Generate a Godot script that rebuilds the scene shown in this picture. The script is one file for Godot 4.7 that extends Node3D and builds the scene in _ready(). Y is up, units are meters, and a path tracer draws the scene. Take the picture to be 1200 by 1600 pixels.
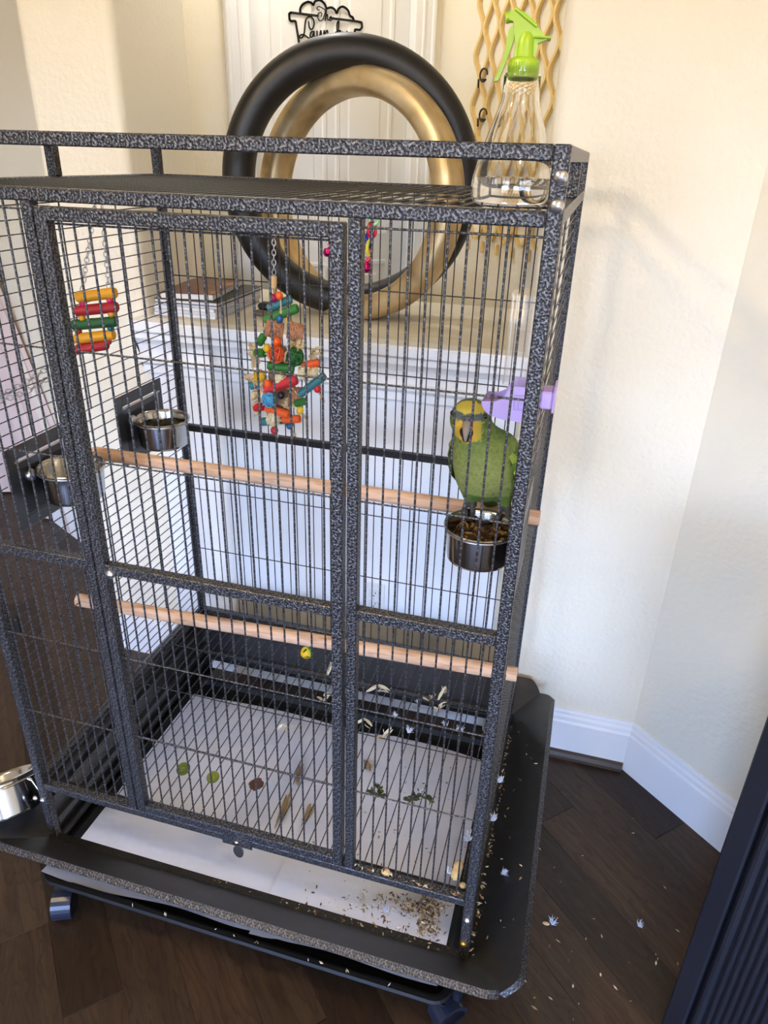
extends Node3D

const FL := -0.22          # floor level (cage base is y = 0)
const CW := 1.016          # cage width
const CD := 0.767          # cage depth
const TB := 0.02           # tube
const S2 := 0.70710678
var rng := RandomNumberGenerator.new()
var M := {}
var wire_cache := {}

# ---------------------------------------------------------------- mesh builder
class MB:
	var v := PackedVector3Array()
	var n := PackedVector3Array()
	var uv := PackedVector2Array()
	var c := PackedColorArray()
	var col := Color.WHITE
	var xf := Transform3D()
	func tri(a: Vector3, b: Vector3, d: Vector3, na: Vector3, nb: Vector3, nd: Vector3, ua := Vector2.ZERO, ub := Vector2.ZERO, ud := Vector2.ZERO) -> void:
		a = xf * a; b = xf * b; d = xf * d
		na = (xf.basis * na).normalized(); nb = (xf.basis * nb).normalized(); nd = (xf.basis * nd).normalized()
		if (d - a).cross(b - a).dot(na + nb + nd) < 0.0:
			var t := b; b = d; d = t
			var tn := nb; nb = nd; nd = tn
			var tu := ub; ub = ud; ud = tu
		v.append(a); v.append(b); v.append(d)
		n.append(na); n.append(nb); n.append(nd)
		uv.append(ua); uv.append(ub); uv.append(ud)
		c.append(col); c.append(col); c.append(col)
	func tri_colors(a: Color, b: Color, d: Color, swapped := false) -> void:
		var k := c.size()
		c[k - 3] = a; c[k - 2] = b; c[k - 1] = d
	func quad(a: Vector3, b: Vector3, d: Vector3, e: Vector3, hint: Vector3, us := 1.0) -> void:
		var nn := (d - a).cross(e - b).normalized()
		if nn.dot(hint) < 0.0:
			nn = -nn
		var w := a.distance_to(b) * us
		var h := b.distance_to(d) * us
		tri(a, b, d, nn, nn, nn, Vector2(0, 0), Vector2(w, 0), Vector2(w, h))
		tri(a, d, e, nn, nn, nn, Vector2(0, 0), Vector2(w, h), Vector2(0, h))
	func box(ctr: Vector3, size: Vector3, bev := 0.0, basis := Basis()) -> void:
		var h := size * 0.5
		var b := minf(bev, minf(h.x, minf(h.y, h.z)) * 0.9)
		for i in 3:
			var j := (i + 1) % 3
			var k := (i + 2) % 3
			for s in [-1.0, 1.0]:
				var p: Array[Vector3] = []
				for q in [[-1, -1], [1, -1], [1, 1], [-1, 1]]:
					var w := Vector3.ZERO
					w[i] = s * h[i]; w[j] = q[0] * (h[j] - b); w[k] = q[1] * (h[k] - b)
					p.append(ctr + basis * w)
				var nn := Vector3.ZERO
				nn[i] = s
				quad(p[0], p[1], p[2], p[3], basis * nn)
			if b > 0.0:
				for sj in [-1.0, 1.0]:
					for sk in [-1.0, 1.0]:
						var p: Array[Vector3] = []
						for q in [[-1, 0], [1, 0], [1, 1], [-1, 1]]:
							var w := Vector3.ZERO
							w[i] = q[0] * (h[i] - b)
							w[j] = sj * (h[j] - (b if q[1] == 0 else 0.0))
							w[k] = sk * (h[k] - (0.0 if q[1] == 0 else b))
							p.append(ctr + basis * w)
						var nn := Vector3.ZERO
						nn[j] = sj; nn[k] = sk
						quad(p[0], p[1], p[2], p[3], basis * nn)
		if b > 0.0:
			for sx in [-1.0, 1.0]:
				for sy in [-1.0, 1.0]:
					for sz in [-1.0, 1.0]:
						var s := Vector3(sx, sy, sz)
						var p1 := ctr + basis * (s * Vector3(h.x, h.y - b, h.z - b))
						var p2 := ctr + basis * (s * Vector3(h.x - b, h.y, h.z - b))
						var p3 := ctr + basis * (s * Vector3(h.x - b, h.y - b, h.z))
						var nn := (basis * s).normalized()
						tri(p1, p2, p3, nn, nn, nn)
	func mm(lo: Vector3, hi: Vector3, bev := 0.0) -> void:
		box((lo + hi) * 0.5, hi - lo, bev)
	func tube(pts: Array, rad, sides := 8, caps := true, closed := false) -> void:
		var cnt := pts.size()
		var up := Vector3(0.31, 0.87, 0.38)
		var rings := []
		var nrm := []
		var prev := Vector3.ZERO
		var dist := 0.0
		var ds := []
		for i in cnt:
			var a: Vector3 = pts[(i - 1 + cnt) % cnt] if (closed or i > 0) else pts[i]
			var b: Vector3 = pts[(i + 1) % cnt] if (closed or i < cnt - 1) else pts[i]
			var t := (b - a).normalized()
			if i == 0:
				prev = up.cross(t).normalized()
			prev = (prev - t * prev.dot(t)).normalized()
			var bi := t.cross(prev)
			var r: float = rad[i] if rad is Array else rad
			var ring := []
			var rn := []
			for k in sides + 1:
				var an := TAU * k / sides
				var d := prev * cos(an) + bi * sin(an)
				ring.append(pts[i] + d * r); rn.append(d)
			rings.append(ring); nrm.append(rn)
			if i > 0:
				dist += (pts[i] as Vector3).distance_to(pts[i - 1])
			ds.append(dist)
		var last := cnt if closed else cnt - 1
		for i in last:
			var j := (i + 1) % cnt
			for k in sides:
				var u0: float = float(k) / sides
				var u1: float = float(k + 1) / sides
				tri(rings[i][k], rings[i][k + 1], rings[j][k + 1], nrm[i][k], nrm[i][k + 1], nrm[j][k + 1], Vector2(ds[i], u0), Vector2(ds[i], u1), Vector2(ds[j], u1))
				tri(rings[i][k], rings[j][k + 1], rings[j][k], nrm[i][k], nrm[j][k + 1], nrm[j][k], Vector2(ds[i], u0), Vector2(ds[j], u1), Vector2(ds[j], u0))
		if caps and not closed:
			for e in [0, cnt - 1]:
				var o: Vector3 = (pts[0] - pts[1]) if e == 0 else (pts[cnt - 1] - pts[cnt - 2])
				o = o.normalized()
				for k in sides:
					tri(pts[e], rings[e][k], rings[e][k + 1], o, o, o)
	func lathe(prof: Array, seg := 32, at := Transform3D()) -> void:
		# prof: Vector2(r, y); outward side is to the right when walking the profile upward
		for i in prof.size() - 1:
			var a: Vector2 = prof[i]
			var b: Vector2 = prof[i + 1]
			if a.is_equal_approx(b):
				continue
			var fn := Vector2(b.y - a.y, -(b.x - a.x)).normalized()
			var na := fn
			var nb := fn
			if i > 0:
				var p := a - (prof[i - 1] as Vector2)
				var pn := Vector2(p.y, -p.x).normalized()
				if pn.dot(fn) > 0.6: na = (pn + fn).normalized()
			if i < prof.size() - 2:
				var p := (prof[i + 2] as Vector2) - b
				var pn := Vector2(p.y, -p.x).normalized()
				if pn.dot(fn) > 0.6: nb = (pn + fn).normalized()
			for k in seg:
				var t0 := TAU * k / seg
				var t1 := TAU * (k + 1) / seg
				var c0 := Vector3(cos(t0), 0, sin(t0))
				var c1 := Vector3(cos(t1), 0, sin(t1))
				var y := Vector3.UP
				var A := at * (c0 * a.x + y * a.y)
				var B := at * (c1 * a.x + y * a.y)
				var C := at * (c1 * b.x + y * b.y)
				var D := at * (c0 * b.x + y * b.y)
				var bs := at.basis
				var u0 := Vector2(float(k) / seg, a.y * 4.0); var u1 := Vector2(float(k + 1) / seg, a.y * 4.0)
				var u2 := Vector2(float(k + 1) / seg, b.y * 4.0); var u3 := Vector2(float(k) / seg, b.y * 4.0)
				if a.x > 1e-6:
					tri(A, B, C, bs * (c0 * na.x + y * na.y), bs * (c1 * na.x + y * na.y), bs * (c1 * nb.x + y * nb.y), u0, u1, u2)
				if b.x > 1e-6:
					tri(A, C, D, bs * (c0 * na.x + y * na.y), bs * (c1 * nb.x + y * nb.y), bs * (c0 * nb.x + y * nb.y), u0, u2, u3)
	func ball(ctr: Vector3, r, seg := 16) -> void:
		var rr: Vector3 = r if r is Vector3 else Vector3(r, r, r)
		var rows := int(seg / 2.0)
		for i in rows:
			for k in seg:
				var q := []
				for e in [[i, k], [i, k + 1], [i + 1, k + 1], [i + 1, k]]:
					var th: float = PI * e[0] / rows
					var ph: float = TAU * e[1] / seg
					q.append(Vector3(sin(th) * cos(ph), cos(th), sin(th) * sin(ph)))
				if i > 0:
					tri(ctr + q[0] * rr, ctr + q[1] * rr, ctr + q[2] * rr, q[0] / rr, q[1] / rr, q[2] / rr)
				if i < rows - 1:
					tri(ctr + q[0] * rr, ctr + q[2] * rr, ctr + q[3] * rr, q[0] / rr, q[2] / rr, q[3] / rr)
	func prism(poly: PackedVector2Array, depth: float, at := Transform3D(), bev := 0.0) -> void:
		# polygon in local xy, extruded along local +z by depth, flat sides
		var idx := Geometry2D.triangulate_polygon(poly)
		var z1 := Vector3(0, 0, depth)
		var inner := poly
		if bev > 0.0:
			var off := Geometry2D.offset_polygon(poly, -bev)
			if off.size() == 1 and off[0].size() == poly.size():
				inner = off[0]
			else:
				bev = 0.0
		var cw := Geometry2D.is_polygon_clockwise(poly)
		for i in range(0, idx.size(), 3):
			for s in 2:
				var p := []
				for k in 3:
					var q: Vector2 = poly[idx[i + k]]
					p.append(at * (Vector3(q.x, q.y, 0) + (z1 if s == 1 else Vector3.ZERO)))
				var nn := at.basis * Vector3(0, 0, 1 if s == 1 else -1)
				tri(p[0], p[1], p[2], nn, nn, nn, poly[idx[i]], poly[idx[i + 1]], poly[idx[i + 2]])
		for i in poly.size():
			var a := poly[i]
			var b := poly[(i + 1) % poly.size()]
			var e := b - a
			var o := Vector2(e.y, -e.x)
			if cw: o = -o
			quad(at * Vector3(a.x, a.y, 0), at * Vector3(b.x, b.y, 0), at * Vector3(b.x, b.y, depth), at * Vector3(a.x, a.y, depth), at.basis * Vector3(o.x, o.y, 0))
	func mesh() -> ArrayMesh:
		var a := []
		a.resize(Mesh.ARRAY_MAX)
		a[Mesh.ARRAY_VERTEX] = v
		a[Mesh.ARRAY_NORMAL] = n
		a[Mesh.ARRAY_TEX_UV] = uv
		a[Mesh.ARRAY_COLOR] = c
		var m := ArrayMesh.new()
		m.add_surface_from_arrays(Mesh.PRIMITIVE_TRIANGLES, a)
		return m

# ---------------------------------------------------------------- node helpers
func numbered(called: String) -> String:
	if not has_node(NodePath(called)): return called
	var k := 1
	while has_node(NodePath("%s_%03d" % [called, k])): k += 1
	return "%s_%03d" % [called, k]

func sub_name(parent: Node, called: String) -> String:
	var cnt: Dictionary = parent.get_meta("cnt") if parent.has_meta("cnt") else {}
	var k: int = cnt.get(called, 0)
	cnt[called] = k + 1
	parent.set_meta("cnt", cnt)
	return called if k == 0 else "%s_%03d" % [called, k]

func gpos(p: Node) -> Vector3:
	var o := Vector3.ZERO
	while p != self and p != null:
		o += (p as Node3D).position
		p = p.get_parent()
	return o

func put(called: String, mesh: Mesh, mat: Material, parent: Node) -> MeshInstance3D:
	var o := MeshInstance3D.new()
	o.name = numbered(called) if parent == self else sub_name(parent, called)
	o.mesh = mesh
	o.material_override = mat
	parent.add_child(o, true)
	return o

# a mesh built in world coordinates (only for things that are moved, not turned)
func obj(called: String, mb: MB, mat: Material, parent: Node = self) -> MeshInstance3D:
	var o := put(called, mb.mesh(), mat, parent)
	o.position = -gpos(parent)
	return o

# a mesh built in the thing's own frame
func loc(called: String, mb: MB, mat: Material, parent: Node) -> MeshInstance3D:
	return put(called, mb.mesh(), mat, parent)

func thing(called: String, label: String, category: String, at := Vector3.ZERO, turn := 0.0, group := "") -> Node3D:
	var o := Node3D.new()
	o.name = numbered(called)
	add_child(o, true)
	o.position = at
	o.rotation.y = turn
	tag(o, label, category, group)
	return o

func tag(o: Node, label: String, category: String, group := "", kind := "") -> Node:
	o.set_meta("label", label)
	o.set_meta("category", category)
	if group: o.set_meta("group", group)
	if kind: o.set_meta("kind", kind)
	return o

func struct(called: String, mb: MB, mat: Material, label: String, category: String) -> MeshInstance3D:
	var o := obj(called, mb, mat, self)
	tag(o, label, category, "", "structure")
	return o

func copy(o: Node3D, label: String) -> Node3D:
	var c: Node3D = o.duplicate()
	var base := String(o.name)
	c.name = numbered(base)
	add_child(c, true)
	c.set_meta("label", label)
	return c

# a straight round wire from a to b (world coordinates), sharing meshes by length
func wire(called: String, parent: Node, a: Vector3, b: Vector3, r: float, mat: Material) -> MeshInstance3D:
	var l := a.distance_to(b)
	var key := "%.3f_%.4f" % [l, r]
	if not wire_cache.has(key):
		var mb := MB.new()
		mb.tube([Vector3(0, -l / 2, 0), Vector3(0, l / 2, 0)], r, 8)
		wire_cache[key] = mb.mesh()
	var o := put(called, wire_cache[key], mat, parent)
	var y := (b - a).normalized()
	var x := (Vector3(0, 0, 1) if absf(y.z) < 0.9 else Vector3(1, 0, 0)).cross(y).normalized()
	o.basis = Basis(x, y, x.cross(y).normalized())
	o.position = (a + b) * 0.5 - gpos(parent)
	return o

# ---------------------------------------------------------------- materials
func noise_image(size: int, freq: float, sd: int, type := FastNoiseLite.TYPE_SIMPLEX_SMOOTH, oct := 1, lo := 0.0, hi := 1.0, power := 1.0) -> Image:
	var f := FastNoiseLite.new()
	f.noise_type = type
	f.frequency = freq
	f.seed = sd
	f.fractal_type = FastNoiseLite.FRACTAL_FBM if oct > 1 else FastNoiseLite.FRACTAL_NONE
	f.fractal_octaves = oct
	return f.get_seamless_image(size, size)

func ramp_image(src: Image, stops: Array) -> Image:
	# stops: [[t, Color], ...]
	var g := Gradient.new()
	g.offsets = PackedFloat32Array(stops.map(func(s): return s[0]))
	g.colors = PackedColorArray(stops.map(func(s): return s[1]))
	var lut := []
	for i in 256: lut.append(g.sample(i / 255.0))
	var w := src.get_width()
	var im := Image.create_empty(w, w, false, Image.FORMAT_RGB8)
	for y in w:
		for x in w:
			im.set_pixel(x, y, lut[int(src.get_pixel(x, y).r * 255.0)])
	return im

func tex(im: Image) -> ImageTexture:
	return ImageTexture.create_from_image(im)

func mat(c: Color, rough := 0.6, metal := 0.0) -> StandardMaterial3D:
	var m := StandardMaterial3D.new()
	m.albedo_color = c
	m.roughness = rough
	m.metallic = metal
	return m

func tri_height(m: StandardMaterial3D, t: Texture2D, scale_cm: float, per_m: float) -> void:
	m.heightmap_enabled = true
	m.heightmap_texture = t
	m.heightmap_scale = scale_cm
	m.uv1_triplanar = true
	m.uv1_scale = Vector3(per_m, per_m, per_m)

func wood_image(size: int, sd: int, dark: Color, light: Color, line: Color, rings: float, line_amt: float) -> Image:
	var f := FastNoiseLite.new(); f.seed = sd; f.frequency = 1.0; f.noise_type = FastNoiseLite.TYPE_SIMPLEX_SMOOTH
	var im := Image.create_empty(size, size, false, Image.FORMAT_RGB8)
	for y in size:
		var v := float(y) / size
		for x in size:
			var u := float(x) / size
			var au := cos(u * TAU) * 0.5
			var bu := sin(u * TAU) * 0.5
			var w := f.get_noise_3d(au * 1.3, bu * 1.3, v * 1.9) * 0.9 + f.get_noise_3d(au * 7.0, bu * 7.0, v * 6.0 + 9.0) * 0.035
			var r := fposmod(v * rings * 0.5 + w * rings * 0.55, 1.0)
			var ln := pow(r, 5.0) * line_amt
			var pore := clampf(f.get_noise_3d(au * 26.0, bu * 26.0, v * 190.0 + 40.0) * 1.5 - 0.15, 0.0, 1.0)
			var tone := clampf(0.5 + 0.7 * f.get_noise_3d(au * 2.0, bu * 2.0, v * 14.0 + 70.0) , 0.0, 1.0)
			var c := dark.lerp(light, tone)
			c = c.lerp(line, clampf(ln + pore * 0.45, 0.0, 1.0))
			im.set_pixel(x, y, c)
	return im

func make_materials() -> void:
	# hammertone paint: worm-like relief with silvery flecks in the paint itself
	var h := noise_image(256, 0.055, 3, FastNoiseLite.TYPE_SIMPLEX_SMOOTH, 2)
	var fleck := tex(ramp_image(h, [[0.0, Color(0.12, 0.12, 0.127)], [0.38, Color(0.19, 0.19, 0.198)], [0.54, Color(0.31, 0.31, 0.318)], [0.7, Color(0.44, 0.44, 0.445)], [1.0, Color(0.52, 0.52, 0.525)]]))
	var ham := mat(Color(0.95, 0.95, 0.97), 0.3, 0.55)
	ham.albedo_texture = fleck
	tri_height(ham, tex(h), 0.12, 14.0)
	M.hammer = ham
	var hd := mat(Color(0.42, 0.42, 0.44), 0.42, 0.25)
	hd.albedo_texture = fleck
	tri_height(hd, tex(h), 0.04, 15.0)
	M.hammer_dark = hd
	M.plate = mat(Color(0.17, 0.17, 0.175), 0.33, 0.0)
	M.plate.metallic_specular = 0.65
	var dust := noise_image(256, 0.03, 8, FastNoiseLite.TYPE_SIMPLEX_SMOOTH, 4)
	M.plate.albedo_texture = tex(ramp_image(dust, [[0.0, Color(0.75, 0.75, 0.78)], [0.6, Color(0.95, 0.95, 0.95)], [0.78, Color(1, 1, 1)], [1.0, Color(1, 1, 1)]]))
	M.plate.uv1_triplanar = true
	M.plate.uv1_scale = Vector3(4, 4, 4)
	M.black = mat(Color(0.06, 0.06, 0.065), 0.5)
	# walls
	var peel := noise_image(512, 0.035, 21, FastNoiseLite.TYPE_SIMPLEX_SMOOTH, 3)
	M.wall = mat(Color(0.925, 0.89, 0.805), 0.75)
	tri_height(M.wall, tex(peel), 0.12, 2.6)
	M.trim = mat(Color(0.93, 0.93, 0.925), 0.45)
	M.ceiling = mat(Color(0.93, 0.92, 0.9), 0.9)
	M.door = mat(Color(0.9, 0.9, 0.89), 0.45)
	# floor
	M.floor_gap = mat(Color(0.05, 0.035, 0.025), 0.8)
	var w1 := tex(wood_image(512, 5, Color(0.245, 0.188, 0.142), Color(0.335, 0.268, 0.208), Color(0.13, 0.087, 0.06), 10.0, 0.45))
	var w2 := tex(wood_image(512, 17, Color(0.225, 0.172, 0.13), Color(0.305, 0.242, 0.188), Color(0.115, 0.08, 0.055), 13.0, 0.5))
	M.planks = []
	for k in 6:
		var m := mat([Color(0.9, 0.9, 0.88), Color(0.8, 0.79, 0.77), Color(0.92, 0.88, 0.83), Color(0.74, 0.72, 0.69), Color(0.86, 0.83, 0.79), Color(0.92, 0.9, 0.87)][k], 0.38)
		m.metallic_specular = 0.42
		m.albedo_texture = w1 if k % 2 == 0 else w2
		M.planks.append(m)
	# perch wood
	M.dowel = mat(Color(0.84, 0.7, 0.585), 0.65)
	M.dowel.albedo_texture = tex(ramp_image(noise_image(128, 0.03, 31, FastNoiseLite.TYPE_SIMPLEX_SMOOTH, 4), [[0.0, Color(0.78, 0.72, 0.66)], [0.5, Color(0.97, 0.95, 0.93)], [1.0, Color(1, 1, 1)]]))
	M.dowel.uv1_scale = Vector3(2.2, 1.5, 1)
	M.steel = mat(Color(0.78, 0.77, 0.75), 0.16, 1.0)
	M.steel_dull = mat(Color(0.7, 0.7, 0.7), 0.32, 1.0)
	M.zinc = mat(Color(0.8, 0.8, 0.82), 0.3, 1.0)
	M.brass_screw = mat(Color(0.8, 0.6, 0.2), 0.35, 0.9)
	M.paper = mat(Color(0.83, 0.83, 0.85), 0.5)
	tri_height(M.paper, tex(noise_image(256, 0.012, 44, FastNoiseLite.TYPE_SIMPLEX_SMOOTH, 3)), 0.25, 3.0)
	M.tray = mat(Color(0.065, 0.065, 0.07), 0.5, 0.0)
	M.tray.metallic_specular = 0.35
	M.caster = mat(Color(0.12, 0.14, 0.2), 0.3)
	M.caster_wheel = mat(Color(0.1, 0.11, 0.14), 0.45)
	M.black_ring = mat(Color(0.15, 0.142, 0.138), 0.42, 0.3)
	M.black_ring.albedo_texture = tex(ramp_image(noise_image(128, 0.02, 51, FastNoiseLite.TYPE_SIMPLEX_SMOOTH, 3), [[0.0, Color(0.7, 0.7, 0.7)], [1.0, Color(1, 1, 1)]]))
	M.black_ring.uv1_triplanar = true; M.black_ring.uv1_scale = Vector3(3, 3, 3)
	M.gold = mat(Color(0.88, 0.81, 0.66), 0.42, 0.8)
	M.gold.albedo_texture = tex(ramp_image(noise_image(256, 0.012, 52, FastNoiseLite.TYPE_SIMPLEX_SMOOTH, 4), [[0.0, Color(0.62, 0.55, 0.45)], [0.45, Color(0.9, 0.86, 0.8)], [1.0, Color(1, 1, 1)]]))
	M.gold.uv1_triplanar = true; M.gold.uv1_scale = Vector3(2, 2, 2)
	M.lattice = mat(Color(0.9, 0.78, 0.52), 0.45, 0.3)
	M.navy = mat(Color(0.1, 0.107, 0.145), 0.5)
	M.navy.albedo_texture = tex(ramp_image(noise_image(128, 0.03, 61, FastNoiseLite.TYPE_SIMPLEX_SMOOTH, 4), [[0.0, Color(0.75, 0.75, 0.78)], [1.0, Color(1, 1, 1)]]))
	M.navy.uv1_triplanar = true; M.navy.uv1_scale = Vector3(3, 0.6, 3)
	M.lime = mat(Color(0.6, 0.72, 0.13), 0.35)
	M.lime.subsurf_scatter_enabled = true; M.lime.subsurf_scatter_strength = 0.1
	var cl := mat(Color(1, 1, 1, 0.04), 0.03)
	cl.transparency = BaseMaterial3D.TRANSPARENCY_ALPHA
	M.clear = cl
	var wa := mat(Color(1, 1, 1, 0.0), 0.0)
	wa.refraction_enabled = true
	wa.refraction_scale = 0.033
	M.water = wa
	var pl := mat(Color(1, 1, 1, 0.0), 0.02)
	pl.refraction_enabled = true
	pl.refraction_scale = 0.045
	M.plastic = pl
	M.lavender = mat(Color(0.74, 0.65, 0.87), 0.4)
	M.lavender.subsurf_scatter_enabled = true; M.lavender.subsurf_scatter_strength = 0.1
	M.vc = mat(Color.WHITE, 0.6)
	M.vc.vertex_color_use_as_albedo = true
	M.feather = mat(Color.WHITE, 0.75)
	M.feather.vertex_color_use_as_albedo = true
	tri_height(M.feather, tex(noise_image(128, 0.05, 71, FastNoiseLite.TYPE_SIMPLEX_SMOOTH, 3)), 0.08, 14.0)

func colored(c: Color, rough := 0.5, metal := 0.0) -> StandardMaterial3D:
	var key := "c%s_%s_%s" % [c.to_html(), rough, metal]
	if not M.has(key): M[key] = mat(c, rough, metal)
	return M[key]

# ---------------------------------------------------------------- scene
func _ready() -> void:
	rng.seed = 7
	set_camera_and_light()
	make_materials()
	build_room()
	build_half_wall()
	build_hall()
	build_cabinet()
	build_rings()
	build_magazines()
	build_cage()
	build_tray()
	build_perches()
	build_bowls()
	build_parrot()
	build_spray_bottle()
	build_feeder()
	build_toys()
	build_litter()
	clear_counts(self)

func clear_counts(n: Node) -> void:
	if n.has_meta("cnt"): n.remove_meta("cnt")
	for c in n.get_children(): clear_counts(c)

func set_camera_and_light() -> void:
	var cam := Camera3D.new()
	cam.name = "camera"
	cam.fov = 70.9988
	cam.near = 0.02
	cam.position = Vector3(0.0467, 1.4889, 0.9418)
	cam.basis = Basis.from_euler(Vector3(-0.4608, 0.2645, 0.031))
	add_child(cam)
	cam.current = true
	var env := Environment.new()
	env.background_mode = Environment.BG_SKY
	var sky := Sky.new()
	var sm := ProceduralSkyMaterial.new()
	sm.sky_top_color = Color(0.5, 0.63, 0.88)
	sm.sky_horizon_color = Color(0.78, 0.85, 0.96)
	sm.ground_bottom_color = Color(0.62, 0.57, 0.5)
	sm.ground_horizon_color = Color(0.74, 0.69, 0.62)
	sm.sky_energy_multiplier = 4.8
	sm.ground_energy_multiplier = 3.0
	sky.sky_material = sm
	env.sky = sky
	env.tonemap_mode = Environment.TONE_MAPPER_LINEAR
	env.tonemap_exposure = 1.2
	env.sdfgi_enabled = true
	env.ssao_enabled = true
	env.ssil_enabled = true
	var we := WorldEnvironment.new()
	we.name = "world_environment"
	we.environment = env
	add_child(we)

func ceiling_lamp(at: Vector3, energy: float, label: String, warm := Color(1.0, 0.9, 0.72)) -> void:
	var t := thing("ceiling_lamp", label, "lamp", at, 0.0, "recessed ceiling lamps")
	var mb := MB.new()
	mb.lathe([Vector2(0.075, -0.004), Vector2(0.1, -0.004), Vector2(0.1, 0.0)], 24)
	loc("trim_ring", mb, M.trim, t)
	mb = MB.new()
	mb.lathe([Vector2(0.0, -0.003), Vector2(0.074, -0.003)], 24)
	var em := mat(Color(1, 0.95, 0.85), 0.6)
	em.emission_enabled = true
	em.emission = Color(1.0, 0.86, 0.66)
	em.emission_energy_multiplier = 2.0
	loc("diffuser", mb, em, t)
	var l := OmniLight3D.new()
	l.name = "lamp_light"
	l.light_color = warm
	l.light_energy = energy
	l.light_size = 0.07
	l.omni_range = 12.0
	l.omni_attenuation = 2.0
	l.shadow_enabled = true
	l.position = Vector3(0, -0.09, 0)
	t.add_child(l)

# a vertical wall slab between two floor points, thickness to the left-hand side (away from the room)
func slab(mb: MB, a: Vector2, b: Vector2, y0: float, y1: float, thick: float) -> void:
	var d := (b - a).normalized()
	var o := Vector2(d.y, -d.x) * thick
	var p := [a, b, b + o, a + o]
	var ctr := (a + b + o) * 0.0
	for q in p: ctr += q * 0.25
	for i in 4:
		var u: Vector2 = p[i]
		var w: Vector2 = p[(i + 1) % 4]
		var m := (u + w) * 0.5 - ctr
		mb.quad(Vector3(u.x, y0, u.y), Vector3(w.x, y0, w.y), Vector3(w.x, y1, w.y), Vector3(u.x, y1, u.y), Vector3(m.x, 0, m.y))
	for y in [y0, y1]:
		mb.quad(Vector3(p[0].x, y, p[0].y), Vector3(p[1].x, y, p[1].y), Vector3(p[2].x, y, p[2].y), Vector3(p[3].x, y, p[3].y), Vector3(0, 1 if y == y1 else -1, 0))

# moulding profile (distance from wall, height) run between two floor points; room is on the right-hand side of a->b
func run_profile(mb: MB, a: Vector2, b: Vector2, prof: Array, ext_a := 0.0, ext_b := 0.0) -> void:
	var d := (b - a).normalized()
	var o := Vector2(-d.y, d.x)
	for i in prof.size() - 1:
		var p: Vector2 = prof[i]
		var q: Vector2 = prof[i + 1]
		var pa := a + o * p.x - d * p.x * ext_a
		var pb := b + o * p.x + d * p.x * ext_b
		var qa := a + o * q.x - d * q.x * ext_a
		var qb := b + o * q.x + d * q.x * ext_b
		var hint := Vector3(o.x, 0.3, o.y) if absf(p.x - q.x) < absf(p.y - q.y) else Vector3(o.x * 0.1, signf(p.x - q.x) * signf(1.0) * 1.0, o.y * 0.1)
		mb.quad(Vector3(pa.x, p.y, pa.y), Vector3(pb.x, p.y, pb.y), Vector3(qb.x, q.y, qb.y), Vector3(qa.x, q.y, qa.y), hint)
	# end caps
	for e in 2:
		var base := a if e == 0 else b
		var pts := []
		for p in prof:
			var w: Vector2 = base + o * p.x
			if e == 0: w -= d * p.x * ext_a
			else: w += d * p.x * ext_b
			pts.append(Vector3(w.x, p.y, w.y))
		var nn := Vector3(d.x, 0, d.y) * (-1.0 if e == 0 else 1.0)
		var c0 := Vector3(base.x, prof[prof.size() - 1].y, base.y)
		for i in pts.size() - 1:
			mb.tri(c0, pts[i], pts[i + 1], nn, nn, nn)

const CEIL := 2.5
var KP := Vector2(0.361, -0.895)

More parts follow.
